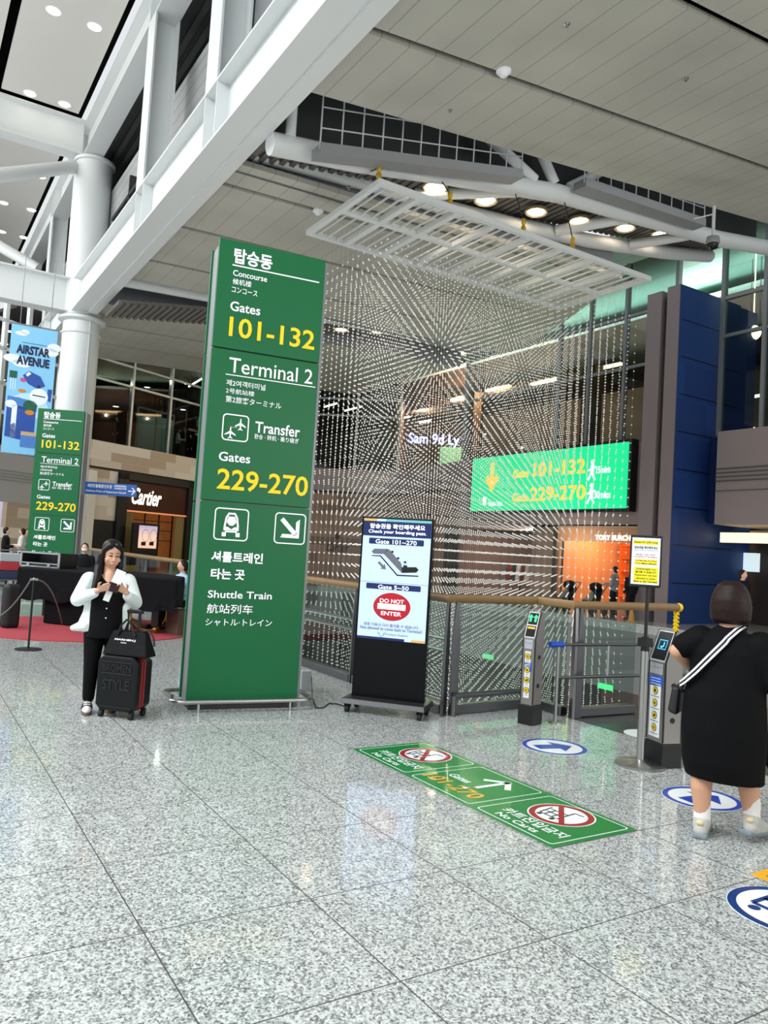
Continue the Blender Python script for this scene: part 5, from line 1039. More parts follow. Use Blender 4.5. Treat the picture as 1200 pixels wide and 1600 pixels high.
m = MB(); e2 = dist((-15, 975), 11.2); m.tube(catn((bx_-.04, by_, .94), (e2.x, e2.y, .3), .12), .011, 6); tag(m.build('barrier_rope', mat('rope_grey', '#6b6b66', .6), smooth=True), 'grey rope leading left from the slim black post out of frame', 'rope')
# golden hoop, wooden box, folding chair
hc = dist((232, 962), 13.3); m = MB(); rr_ = .31; hcz = .33
m.tube([(hc.x+rr_*math.cos(t)*CR.x, hc.y+rr_*math.cos(t)*CR.y, hcz+rr_*math.sin(t)) for t in [2*math.pi*k/40 for k in range(40)]], .016, 8, closed=True)
tag(m.build('golden_hoop', mat('hoop_gold', '#c99a2c', .35, .6), smooth=True), 'large golden hoop leaning under the right end of the piano', 'hoop')
q = dist((289, 975), 13.2); m = MB(); m.M = Matrix.Translation((q.x, q.y, 0)) @ Matrix.Rotation(.2, 4, 'Z'); m.box((-.25, -.2, 0), (.25, .2, .42)); o = m.build('wooden_box', mat('box_wood', '#5d4638', .6, noise=.2), bevel=.01); tag(o, 'dark wooden box on the floor beside the seated man', 'box')
# blue hanging directional sign
f3 = Face(tuple(dist((133, 760), 19.9).xy)+(0,), tuple(dist((213, 770), 20.1).xy)); h0 = (f3.uv((133, 772))[1]+f3.uv((212, 776))[1])/2; h1 = (f3.uv((135, 750))[1]+f3.uv((214, 760))[1])/2
bsn = thing('direction_sign', 'small blue direction sign with white arrow fixed beside the round column', 'sign', tuple(f3.p(0, h0)))
m = MB(); m.M = f3.M(); m.box((-.2, 0, h0), (f3.L, .1, h1)); m.build('panel', mat('sign_blue', '#2459a6', .4, emit=.12), bsn, bevel=.01)
m = MB(); m.tube([f3.p(-.1, (h0+h1)/2, -.06), Vector((CX, CY-.4, (h0+h1)/2))], .03, 8); m.build('bracket', DSTEEL, bsn)
m = MB(); F = f3.F(.006); hh = h1-h0; put_text(m, '세관반출물품인도장', (.05, h0+hh*.55, f3.L*.52, h0+hh*.85), F, .02); put_text(m, 'Delivery Point of Departure Goods', (.03, h0+hh*.15, f3.L*.8, h0+hh*.36), F, .01); put_text(m, '出境物品领取处', (f3.L*.56, h0+hh*.72, f3.L*.8, h0+hh*.88), F, .02); put_text(m, '搬出物品引渡場', (f3.L*.56, h0+hh*.52, f3.L*.8, h0+hh*.67), F, .02)
u = f3.L*.91; v = h0+hh*.45; stroke(m, F, (u-.09, v), (u+.07, v), .025); stroke(m, F, (u, v+.09), (u+.085, v-.005), .025); stroke(m, F, (u, v-.09), (u+.085, v+.005), .025); m.build('lettering', SIGNW, bsn)
# hanging blue banner
f4 = Face(tuple(dist((5, 700), 20.6).xy)+(0,), tuple(dist((80, 706), 21.2).xy)); gx = lambda p: f4.uv(p)
b_l, b_r = (gx((18, 504))[0]+gx((2, 707))[0])/2, (gx((91, 517))[0]+gx((74, 715))[0])/2; b_t, b_b = (gx((18, 504))[1]+gx((91, 517))[1])/2, (gx((2, 707))[1]+gx((74, 715))[1])/2
bn = thing('hanging_banner', 'long sky-blue shopping banner with gift boxes hanging under the crossbeam', 'banner', tuple(f4.p((b_l+b_r)/2, b_b)))
m = MB(); m.M = f4.M(); m.box((b_l, 0, b_b), (b_r, .015, b_t)); m.build('cloth', mat('banner_blue', '#86c6ee', .6, emit=.12), bn)
m = MB(); m.M = f4.M(); m.tube([(b_l-.05, .01, b_t), (b_r+.05, .01, b_t)], .025, 8); m.build('rod', STEEL, bn); m = MB(); m.M = f4.M(); m.tube([(b_l-.05, .01, b_b), (b_r+.05, .01, b_b)], .025, 8); m.build('rod', STEEL, bn)
m = MB(); m.tube([f4.p(b_l+.2, b_t), f4.p(b_l+.2, b_t)*1+Vector((0, 0, 9.0-b_t))], .01, 6); m.tube([f4.p(b_r-.2, b_t), f4.p(b_r-.2, b_t)+Vector((0, 0, 9.0-b_t))], .01, 6); m.build('cable', DSTEEL, bn)
bw_, bh_ = b_r-b_l, b_t-b_b; B = lambda x, y: (b_l+bw_*x, b_b+bh_*y)
BC = [mat('bn_navy', '#10214a', .6), mat('bn_white', '#e8f1f8', .6, emit=.1), mat('bn_blue', '#2a52a8', .6, emit=.05), mat('bn_mid', '#4f83cf', .6, emit=.05), mat('bn_green', '#15604c', .6), mat('bn_pink', '#d8508a', .6), mat('bn_orange', '#d88a2a', .6), mat('bn_tan', '#cfb48c', .6), mat('bn_sky', '#b9e0f7', .6, emit=.1)]
m = MB(); F1, F2, F3 = f4.F(.004), f4.F(.008), f4.F(.012)
def bp(pts, mi, F=F1): m.m = mi; flat(m, F, [B(*p) for p in pts])
def be(cx, cy, rx, ry, mi, F=F1): m.m = mi; c_ = B(cx, cy); flat(m, F, circ(c_[0], c_[1], rx*bw_, ry*bw_, 24))
m.m = 0; a, b = B(.14, .775), B(.86, .845); put_text(m, 'AIRSTAR', (a[0], a[1], b[0], b[1]), F3, .045); a, b = B(.16, .69), B(.87, .76); put_text(m, 'AVENUE', (a[0], a[1], b[0], b[1]), F3, .045); bp([(.25, .862), (.78, .862), (.78, .866), (.25, .866)], 0)
for c_ in ((.22, .93, .14, .05), (.3, .945, .09, .06), (.1, .73, .22, .1), (.28, .7, .2, .09), (.85, .82, .2, .1), (.95, .86, .15, .1)): be(*c_, 1)
be(.5, .38, .42, .3, 8); bp([(.04, .13), (.66, .1), (.66, .36), (.04, .38)], 2, F2); bp([(.15, .13), (.26, .125), (.26, .375), (.15, .38)], 1, F3); bp([(.04, .36), (.68, .34), (.68, .42), (.04, .44)], 3, F2)
bp([(.32, .61), (.45, .65), (.7, .62), (.82, .55), (.66, .52), (.45, .55)], 2, F2); bp([(.38, .62), (.45, .645), (.5, .63), (.42, .605)], 1, F3); bp([(.88, .53), (.98, .53), (.96, .43), (.88, .44)], 2, F2)
be(.7, .46, .2, .2, 1, F3); be(.68, .54, .03, .03, 0, f4.F(.016)); bp([(.56, .465), (.84, .46), (.84, .468), (.56, .473)], 0, f4.F(.016))
bp([(.04, .58), (.2, .58), (.2, .635), (.04, .635)], 4, F2)
for k in range(3): bp([(.07+.05*k, .49), (.085+.05*k, .49), (.085+.05*k, .58), (.07+.05*k, .58)], 1, F2)
be(.34, .575, .07, .05, 5, F2); be(.33, .49, .09, .04, 6, F2); be(.26, .42, .1, .05, 3, F3); be(.12, .38, .12, .09, 1, F3); be(.53, .385, .15, .12, 4, F3); be(.53, .33, .1, .06, 6, f4.F(.016))
bp([(.06, .14), (.3, .12), (.34, .2), (.22, .24), (.08, .2)], 2, F3); bp([(.38, .06), (.72, .06), (.72, .16), (.38, .16)], 3, F3); bp([(.38, .15), (.72, .15), (.72, .18), (.38, .18)], 7, f4.F(.016))
m.build('print', BC, bn)
# ------------------------------------------------------------ people
SKIN = mat('skin', '#d8a88c', .5, noise=.04, nscale=20); SKIN2 = mat('skin_tan', '#cf9d80', .5); HAIRB = mat('hair_black', '#0c0808', .45, bump=.25, nscale=60, spec=.3); HAIRBR = mat('hair_brown', '#1f0d0a', .5, bump=.25, nscale=45, spec=.25)
def hand(m, wr, d, s, curl=.5, r=1.0, thumb=.6):
    d = Vector(d).normalized(); s = Vector(s); s = (s-d*s.dot(d)).normalized(); n = d.cross(s); wr = Vector(wr)
    if curl < 0: n = -n; curl = -curl
    for k in (.026, .009, -.009, -.026): m.cap(wr, .018*r, wr+d*.075*r+s*k*r, .0115*r, 8)
    for k, L in zip((.027, .009, -.009, -.026), (.066, .075, .07, .054)):
        p = wr+d*.08*r+s*k*r; dd = d.copy(); ang = curl*.5
        for i, (f_, ra) in enumerate(((.45, .0086), (.32, .0078), (.23, .0068))):
            dd = d*math.cos(ang)+n*math.sin(ang); p2 = p+dd*L*f_*r; m.cap(p, ra*r, p2, (ra-.0008)*r, 8); p = p2; ang += curl
    p = wr+d*.02*r+s*.024*r; p2 = p+(d*.55+s*.7+n*.2).normalized()*.042*r; m.cap(p, .012*r, p2, .0105*r, 8)
    p3 = p2+(d*.8+s*.25+n*thumb).normalized()*.034*r; m.cap(p2, .0105*r, p3, .0082*r, 8)
def place(M): 
    def f(mb): mb.M = M; return mb
    return f
# --- woman with phone
wx, wy = .70, 4.15; W1 = thing('person', 'woman in white cardigan and black clothes looking down at her phone', 'person', (wx, wy, 0), -.22)
M1 = WM[W1.name]; new = lambda: place(M1)(MB())
m = new() # body (local front = -y)
Rh = Matrix.Rotation(.22, 3, 'Z') @ Matrix.Rotation(.25, 3, 'X')
hc_ = Vector((.012, -.01, 1.435))
hp = lambda x, y, z: hc_+Rh @ Vector((x, y, z))
m.sph(hp(0, .012, .02), (.077, .094, .1), 20, Rh); m.sph(hp(0, -.018, -.045), (.066, .072, .082), 20, Rh); m.sph(hp(0, -.03, -.1), (.036, .04, .028), 14, Rh)
m.cap(hp(0, -.085, -.0), .009, hp(0, -.1, -.035), .0135, 10); m.sph(hp(.011, -.092, -.04), .008, 8); m.sph(hp(-.011, -.092, -.04), .008, 8)
for sg in (-1, 1): m.sph(hp(.045*sg, -.062, -.04), (.024, .018, .024), 10, Rh); m.sph(hp(.078*sg, .015, -.015), (.012, .02, .03), 10, Rh); m.sph(hp(.03*sg, -.078, .012), (.018, .01, .008), 10, Rh)
m.sph(hp(0, -.087, -.068), (.022, .011, .007), 10, Rh); m.sph(hp(0, -.085, -.077), (.018, .011, .007), 10, Rh)
m.cap((0, .02, 1.36), .05, (0, .03, 1.2), .058, 14); m.cap((0, -.02, 1.24), .05, (.0, -.055, 1.16), .05, 12)
m.loft([(0, .01, .74, .14, .1), (0, .01, .85, .16, .11), (0, 0, 1.0, .135, .095), (0, 0, 1.12, .15, .1), (0, .01, 1.2, .15, .085), (0, .02, 1.235, .09, .06)])
rw, lw = Vector((-.085, -.235, 1.11)), Vector((.155, -.235, 1.1))
for sh_, el, wr in (((-.17, .02, 1.19), (-.25, -.0, 1.0), rw), ((.17, .02, 1.19), (.245, -.01, 1.0), lw)): m.chain([sh_, el, wr], [.055, .042, .025], 12)
hand(m, rw, (.72, -.28, .4), (.1, -.35, .9), .45, 1.0); hand(m, lw, (-.62, -.35, .5), (.25, -.3, .9), -.55, 1.0)
m.chain([(-.085, .0, .78), (-.09, -.015, .45), (-.095, .01, .09)], [.085, .055, .036], 14); m.chain([(.085, .02, .78), (.09, .05, .45), (.09, .1, .09)], [.085, .055, .036], 14)
m.cap((-.095, .03, .05), .035, (-.1, -.12, .035), .028, 10); m.cap((.09, .12, .05), .035, (.095, -.03, .035), .028, 10)
m.build('body', SKIN, W1, remesh=.0055, sm=3)
m = new(); 
for sg in (-1, 1):
    m.sph(hp(.031*sg, -.0855, .002), (.017, .006, .0048), 10, Rh); 
m.build('eyes', BLACK, W1, smooth=True)
m = new()
for sg in (-1, 1): m.tube([hp(.014*sg, -.088, .026), hp(.03*sg, -.087, .031), hp(.048*sg, -.076, .026)], [.003, .004, .002], 6)
m.build('eyebrows', HAIRBR, W1)
m = new(); m.sph(hp(0, -.0915, -.0715), (.02, .009, .0062), 12, Rh); m.build('lips', mat('lips', '#b8706c', .4), W1, smooth=True)
m = new() # hair
m.sph(hp(0, .03, .045), (.089, .092, .088), 20, Rh); m.sph(hp(0, .05, -.03), (.086, .075, .1), 18, Rh)
for sg in (-1, 1): m.cap(hp(.03*sg, -.05, .09), .03, hp(.075*sg, -.025, .04), .022, 10); m.cap(hp(.075*sg, -.02, .04), .022, hp(.085*sg, .0, -.06), .022, 10)
m.chain([hp(-.085, .01, -.02), (-.095, -.01, 1.32), (-.1, -.085, 1.22), (-.12, -.13, 1.12), (-.135, -.15, 1.04)], [.032, .036, .034, .026, .008], 12)
m.chain([hp(-.06, .05, -.03), (-.085, .05, 1.3), (-.1, .05, 1.15)], [.05, .05, .03], 12)
m.chain([hp(.08, .02, -.02), (.085, .02, 1.32), (.08, .06, 1.2)], [.03, .032, .03], 12); m.loft([(0, .075, 1.0, .09, .03), (0, .085, 1.2, .1, .05), (0, .07, 1.35, .09, .06)])
m.build('hair', HAIRB, W1, remesh=.006, sm=2)
m = new() # black blouse
m.loft([(.01, -.03, .68, .17, .135), (.01, -.03, .8, .16, .14), (.01, -.04, .95, .15, .125), (.01, -.035, 1.08, .15, .125), (0, -.02, 1.17, .13, .09), (0, .0, 1.21, .1, .07)])
for sg in (-1, 1): m.chain([(.08*sg, .02, 1.25), (.065*sg, -.06, 1.2), (.02*sg, -.125, 1.1)], [.018, .02, .014], 10)
o = m.build('blouse', mat('blouse_black', '#0b0b0d', spec=.12, rough=.7, bump=.3, nscale=14), W1, remesh=.008, sm=3)
m = new()
for z, y in ((1.03, -.163), (.95, -.168), (.865, -.172)): m.sph((.0, y, z), (.007, .004, .007), 8)
m.build('button', mat('pearl', '#e8e4da', .3), W1, smooth=True)
m = new() # cardigan
m.loft([(-.025, .02, .73, .235, .12), (-.02, .02, .77, .225, .125), (-.01, .02, .9, .19, .12), (0, .02, 1.05, .185, .115), (0, .02, 1.15, .19, .105), (0, .025, 1.21, .15, .085), (0, .03, 1.245, .09, .06)])
m.cap((-.17, -.04, .78), .06, (-.27, -.03, .755), .028, 10); m.cap((.15, -.06, .95), .05, (.17, -.06, .78), .05, 10)
for sh_, el, wr in (((-.165, .02, 1.185), (-.25, -.0, 1.01), (-.115, -.195, 1.085)), ((.165, .02, 1.185), (.245, -.01, 1.0), (.17, -.2, 1.07))): m.chain([sh_, el, wr], [.078, .066, .045], 14)
m.build('cardigan', mat('cardigan_white', '#e6efed', .85, bump=.5, nscale=35), W1, remesh=.008, sm=4)
m = new() # trousers
m.loft([(0, .01, .7, .165, .115), (0, .01, .8, .165, .12), (0, .01, .86, .15, .11)]); m.chain([(-.085, 0, .74), (-.09, -.015, .45), (-.095, .01, .13)], [.097, .07, .052], 16); m.chain([(.085, .02, .74), (.09, .05, .45), (.09, .1, .13)], [.097, .07, .052], 16)
m.build('trousers', mat('trousers_black', '#0c0c0f', spec=.12, rough=.75, bump=.2, nscale=10), W1, remesh=.008, sm=3)
for x, y in ((-.1, 0), (.092, .09)):
    m = new(); m.loft([(x, y-.05, .025, .043, .125), (x, y-.05, .05, .042, .12), (x, y-.02, .08, .036, .085), (x, y+.02, .105, .034, .05)]); s_ = m.build('shoe', mat('shoe_white', '#e4e4e2', .6), W1, remesh=.006, sm=3)
    m = new(); m.loft([(x, y-.05, .0, .045, .13), (x, y-.05, .028, .046, .132)]); m.build('sole', mat('sole_tan', '#6d5548', .7), W1)
    m = new()
    for k in range(3):
        yy = y-.1+k*.035; m.tube([(x-.045, yy+.02, .045), (x-.03, yy, .075+.01*k), (x+.0, yy-.005, .083+.012*k), (x+.03, yy, .075+.01*k), (x+.045, yy+.02, .045)], .006, 6)
    m.build('stripes', BLACK, W1)
# phone and boarding pass held
ph = MB(); Mp = M1 @ Matrix.Translation((.055, -.315, 1.17)) @ Matrix.Rotation(.25, 4, 'Y') @ Matrix.Rotation(-.7, 4, 'X'); ph.M = Mp; ph.box((-.04, -.006, -.075), (.04, .006, .075)); o = ph.build('smartphone', mat('phone_maroon', '#2a1216', .3), bevel=.005); tag(relocal(o, Mp), 'dark maroon phone held in both hands by the woman in white', 'phone')
ph = MB(); Mp = M1 @ Matrix.Translation((.075, -.285, 1.235)) @ Matrix.Rotation(.35, 4, 'Y') @ Matrix.Rotation(-.5, 4, 'X'); ph.M = Mp; ph.box((-.04, -.003, -.06), (.045, .003, .075)); o = ph.build('boarding_pass', mat('paper_white', '#e9e9e7', .7)); tag(relocal(o, Mp), 'white folded boarding pass sticking up behind the phone', 'paper')
ph = MB(); Mp = M1 @ Matrix.Translation((-.0, -.235, 1.07)) @ Matrix.Rotation(.3, 4, 'Y'); ph.M = Mp; ph.box((-.025, -.003, -.05), (.03, .003, .04)); o = ph.build('paper_slip', mat('paper_white', '#e9e9e7', .7)); tag(relocal(o, Mp), 'small white paper slip hanging below the hands of the woman', 'paper')
# suitcase
sA, sB = at((149, 1120)), at((205, 1127)); f5 = Face((sA.x, sA.y, 0), (sB.x, sB.y)); SWd = f5.L; Mx = f5.M()
su_ = thing('suitcase', 'black hard shell suitcase with red zip bands and raised letters', 'suitcase', tuple(f5.p(SWd/2, 0, -.12)))
CASE = mat('case_shell', '#101214', .4, spec=.25); CRED = mat('case_red', '#9c1c22', .4)
DS, z0s, z1s = .26, .065, .545
def cs(pts_y): 
    m = MB(); m.M = Mx; a, b = pts_y; c = .05
    pr = [(-.02+c, z0s), (SWd+.02-c, z0s), (SWd+.02, z0s+c), (SWd+.02, z1s-c), (SWd+.02-c, z1s), (-.02+c, z1s), (-.02, z1s-c), (-.02, z0s+c)]
    m.ext([(x, a, z) for x, z in pr], (0, b-a, 0)); return m
cs((0, .082)).build('front_shell', CASE, su_, bevel=.018, seg=3); cs((.145, DS)).build('rear_shell', CASE, su_, bevel=.018, seg=3)
def band(a, b, mt, nm): 
    m = MB(); m.M = Mx; c = .045; e = .002
    pr = [(-.02+c-e, z0s+.004), (SWd+.02-c+e, z0s+.004), (SWd+.02-.002, z0s+c), (SWd+.02-.002, z1s-c), (SWd+.02-c, z1s-.002), (-.02+c, z1s-.002), (-.02+.002, z1s-c), (-.02+.002, z0s+c)]
    m.ext([(x, a, z) for x, z in pr], (0, b-a, 0)); m.build(nm, mt, su_)
band(.078, .104, CRED, 'red_band'); band(.104, .12, CASE, 'zip'); band(.12, .148, CRED, 'red_band')
Fs = lambda d: (lambda u, v: Mx @ Vector((u, -d, v)))
for body_, bx_ in (('BROMEN', (.035, .41, SWd-.035, .475)), ('STYLE', (.045, .25, SWd-.04, .345))):
    m = MB(); put_text(m, body_, bx_, Fs(.001), .03); nv = len(m.v); ed = {}
    for f_ in m.f:
        for i in range(len(f_)): ed[(f_[i], f_[(i+1) % len(f_)])] = 1
    bd = [e for e in ed if (e[1], e[0]) not in ed]; m3 = MB()
    m3.add([Vector(v) for v in m.v]+[Vector(v)+f5.n*.005 for v in m.v], [tuple(i+nv for i in f_) for f_ in m.f]+[(a, b, b+nv, a+nv) for a, b in bd]); m3.build('raised_letters', mat('case_gloss', '#0d0f11', .2), su_)
for z in (.1, .39, .49): m = MB(); m.M = Mx; m.box((.02, -.006, z), (SWd-.02, .01, z+.008)); m.build('ridge', mat('case_ridge', '#1d2022', .35), su_)
m = MB(); m.M = Mx
for u in (SWd*.33, SWd*.67): m.box((u-.012, DS-.06, z1s), (u+.012, DS-.045, .93))
m.tube([(SWd*.33-.03, DS-.052, .925), (SWd*.67+.03, DS-.052, .925)], .016, 10); m.build('pull_handle', mat('handle_black', '#1b1c1e', .4), su_)
m = MB(); m.M = Mx; m.tube([(.06, .06, z1s), (.07, .06, z1s+.018), (.14, .06, z1s+.018), (.15, .06, z1s)], .008, 8); m.build('carry_handle', STEEL, su_)
for u in (.03, SWd-.03):
    for y in (.035, DS-.03):
        m = MB(); m.M = Mx; m.tube([(u-.016, y, .028), (u+.016, y, .028)], .028, 14); m.box((u-.02, y-.01, .035), (u+.02, y+.02, .07)); m.build('wheel', RUBBER, su_, smooth=False)
# handbag on suitcase
hb_ = thing('tote_bag', 'black fabric bag with small white lettering resting on the suitcase', 'bag', tuple(f5.p(SWd/2, z1s, -.12)))
m = MB(); m.M = Mx; m.hexa([(-.0, .01, z1s), (SWd+.09, .01, z1s), (SWd+.09, .2, z1s), (0, .2, z1s), (.05, .08, z1s+.22), (SWd+.03, .08, z1s+.22), (SWd+.03, .14, z1s+.22), (.05, .14, z1s+.22)]); m.build('body', mat('bag_nylon', '#08090b', .65, spec=.2, bump=.5, nscale=12), hb_, bevel=.02, seg=3)
m = MB(); m.M = Mx
for y in (.06, .16): m.tube([(.12, y, z1s+.18), (.15, y, z1s+.27), (.2, y, z1s+.32), (SWd-.12, y, z1s+.3), (SWd-.06, y, z1s+.18)], .01, 8)
m.tube([(SWd-.02, .1, z1s+.22), (SWd+.06, .08, z1s+.24), (SWd+.12, .06, z1s+.18), (SWd+.14, .05, z1s+.11)], .01, 8); m.build('straps', mat('strap_black', '#101114', .5), hb_, smooth=True)
y_at = lambda z: .01+.07*(z-z1s)/.22-.004
m = MB(); put_text(m, 'MARHEN.J', (.1, 0, SWd-.05, .02), lambda u, v: Mx @ Vector((u, y_at(z1s+.13+v), z1s+.13+v)), .03); put_text(m, 'SEOUL', (.165, 0, SWd-.13, .009), lambda u, v: Mx @ Vector((u, y_at(z1s+.112+v), z1s+.112+v)), .02); m.build('lettering', WHITE, hb_)
# --- walking woman seen from behind (local: +y forward)
fp_ = at((1094, 1308)); th = math.radians(25); 
c2 = fp_+Vector((.12*math.sin(th)*1, 0, 0)); W2M = None
ang = th-math.pi/2; R2 = Matrix.Rotation(ang, 3, 'Z'); org = fp_-R2 @ Vector((-.11, -.04, 0))
W2 = thing('person', 'woman with brown bob in long black dress walking away past the right gate', 'person', tuple(org), ang); M2 = WM[W2.name]; new = lambda: place(M2)(MB())
m = new()
m.sph((.01, .035, 1.42), (.073, .085, .105), 20); m.cap((0, .01, 1.36), .052, (0, 0, 1.2), .062, 14); m.sph((.01, .12, 1.42), .016, 8); m.sph((.01, .1, 1.36), (.035, .03, .03), 10)
for sg in (-1, 1): m.sph((.01+.08*sg, .03, 1.43), (.012, .02, .03), 8)
m.loft([(0, 0, .8, .18, .13), (0, 0, 1.0, .17, .12), (0, 0, 1.15, .18, .11), (0, 0, 1.23, .09, .06)])
lw_, rw_ = Vector((-.225, .12, .98)), Vector((.3, .1, .74))
m.chain([(-.17, 0, 1.19), (-.285, -.045, 1.1), lw_], [.06, .048, .03], 14); m.chain([(.19, 0, 1.19), (.265, -.01, .96), rw_], [.062, .05, .03], 14)
hand(m, lw_, (.6, .7, .05), (0, 0, 1), .5, 1); hand(m, rw_, (.1, .25, -.95), (-.4, .8, .2), .6, 1)
m.chain([(-.1, 0, .75), (-.115, .0, .45), (-.118, -.025, .3), (-.11, -.01, .1)], [.1, .07, .063, .04], 16); m.chain([(.1, .03, .75), (.12, .14, .45), (.13, .1, .31), (.15, .1, .14)], [.1, .07, .063, .04], 16)
m.cap((-.11, -.02, .05), .038, (-.115, .13, .035), .03, 10); m.cap((.15, .09, .1), .036, (.19, .22, .05), .03, 10)
m.build('body', SKIN2, W2, remesh=.0065, sm=3)
m = new(); m.loft([(.005, .015, 1.295, .098, .085), (.005, .012, 1.32, .115, .105), (.005, .01, 1.38, .12, .115), (.005, .01, 1.44, .115, .113), (.005, .012, 1.49, .1, .1), (.005, .014, 1.53, .078, .08), (.005, .016, 1.556, .042, .045)], 32)
m.build('hair', HAIRBR, W2, remesh=.006, sm=8)
m = new(); m.loft([(.0, .03, .36, .225, .17), (-.01, .02, .45, .235, .185), (-.01, .01, .65, .245, .19), (-.01, 0, .85, .232, .17), (0, 0, 1.0, .215, .15), (0, 0, 1.12, .215, .135), (0, 0, 1.2, .19, .1), (0, .0, 1.245, .11, .07), (0, .01, 1.28, .07, .06)], 32)
m.chain([(-.16, 0, 1.185), (-.245, -.025, 1.135)], [.088, .078], 14); m.chain([(.18, 0, 1.18), (.25, -.01, .99)], [.088, .085], 14); m.cap((.2, .08, .6), .05, (.27, .14, .4), .02, 10)
m.build('dress', mat('dress_black', '#0a0a0c', spec=.12, rough=.75, bump=.4, nscale=7), W2, remesh=.009, sm=3)
SOCK = mat('sock_white', '#e9e4e2', .8); SNK = mat('sneaker_grey', '#b5b4ae', .6, noise=.15, nscale=30)
for (ax, ay, az, fx_, fy_, fz) in ((-.11, -.01, 0, -.115, .13, 0), (.15, .1, .05, .2, .23, .01)):
    m = new(); m.chain([(ax, ay, .19+az), (ax, ay, .08+az)], [.05, .05], 12); m.build('sock', SOCK, W2, remesh=.007, sm=2)
    m = new(); m.chain([(ax, ay-.02, .075+az), (ax+(fx_-ax)*.5, ay+(fy_-ay)*.5, .062+az*.6), (fx_, fy_, .05+fz)], [.05, .045, .042], 14); m.cap((ax, ay-.04, .045+az), .042, (fx_, fy_+.01, .042+fz), .04, 12); m.sph((ax, ay-.01, .1+az), (.05, .055, .03), 12); m.build('sneaker', SNK, W2, remesh=.006, sm=2)
    m = new(); m.sph((ax, ay-.068, .095+az), (.022, .012, .016), 10); m.build('heel_tab', mat('tab_cream', '#dcc79a', .6), W2, smooth=True)
    m = new(); d = Vector((fx_-ax, fy_-ay, 0)); n = Vector((-d.y, d.x, 0)).normalized(); a_, b_ = Vector((ax, ay, az))-d.normalized()*.08, Vector((fx_, fy_, fz))+d.normalized()*.06
    m.hexa([a_+n*.04, b_+n*.035, b_-n*.035, a_-n*.04]+[p+Vector((0, 0, .035)) for p in (a_+n*.046, b_+n*.042, b_-n*.042, a_-n*.046)]); m.build('sole', mat('sole_bluegrey', '#7d8890', .6), W2, bevel=.012)
# shoulder bag with striped strap
sb_ = thing('shoulder_bag', 'black shoulder bag with black and white striped strap across the black dress', 'bag', tuple(M2 @ Vector((-.27, .0, .8))))
sp_ = [(.075, .02, 1.275), (.055, -.06, 1.255), (.0, -.125, 1.19), (-.07, -.152, 1.1), (-.15, -.142, 1.0), (-.215, -.1, .93), (-.25, -.04, .9)]
def ribbon(off, w, mt, nm, lift):
    m = new(); pts = [Vector(p) for p in sp_]; fine = []
    for i in range(len(pts)-1):
        for k in range(4): fine.append(pts[i].lerp(pts[i+1], k/4))
    fine.append(pts[-1]); vs = []; c0 = Vector((0, .05, 0))
    for i, p in enumerate(fine):
        t = (fine[min(i+1, len(fine)-1)]-fine[max(i-1, 0)]).normalized(); out = Vector((p.x*.5, p.y-.02, .12 if p.z > 1.2 else .0)).normalized(); s = t.cross(out).normalized(); b = p+out*lift+s*off
        vs += [b+s*w/2, b-s*w/2, b-s*w/2-out*.004, b+s*w/2-out*.004]
    fs = []
    for i in range(len(fine)-1):
        for k in range(4): fs.append((i*4+k, i*4+(k+1) % 4, i*4+4+(k+1) % 4, i*4+4+k))
    m.add(vs, fs); m.build(nm, mt, sb_)
ribbon(0, .042, BLACK, 'strap', .012); ribbon(.012, .011, WHITE, 'strap_stripe', .0145); ribbon(-.012, .011, WHITE, 'strap_stripe', .0145)
m = new(); m.tube([(-.25, -.04, .9), (-.262, -.02, .87), (-.25, .0, .85)], .014, 8); m.build('buckle', STEEL, sb_, smooth=True)
m = new(); m.hexa([(-.33, -.06, .72), (-.27, -.06, .7), (-.27, .16, .7), (-.33, .16, .72), (-.31, -.04, .88), (-.26, -.04, .88), (-.26, .14, .88), (-.31, .14, .88)]); m.build('body', mat('bag_black', '#0d0e11', .5), sb_, bevel=.02, seg=3)
wl_ = M2 @ Vector((.325, .13, .64)); m = MB(); Mw = Matrix.Translation(wl_) @ Matrix.Rotation(ang, 4, 'Z'); m.M = Mw; m.box((-.012, -.04, -.055), (.012, .06, .05)); o = m.build('wallet', mat('wallet_red', '#8c1528', .4), bevel=.006); tag(relocal(o, Mw), 'small red wallet in the right hand of the walking woman', 'wallet')
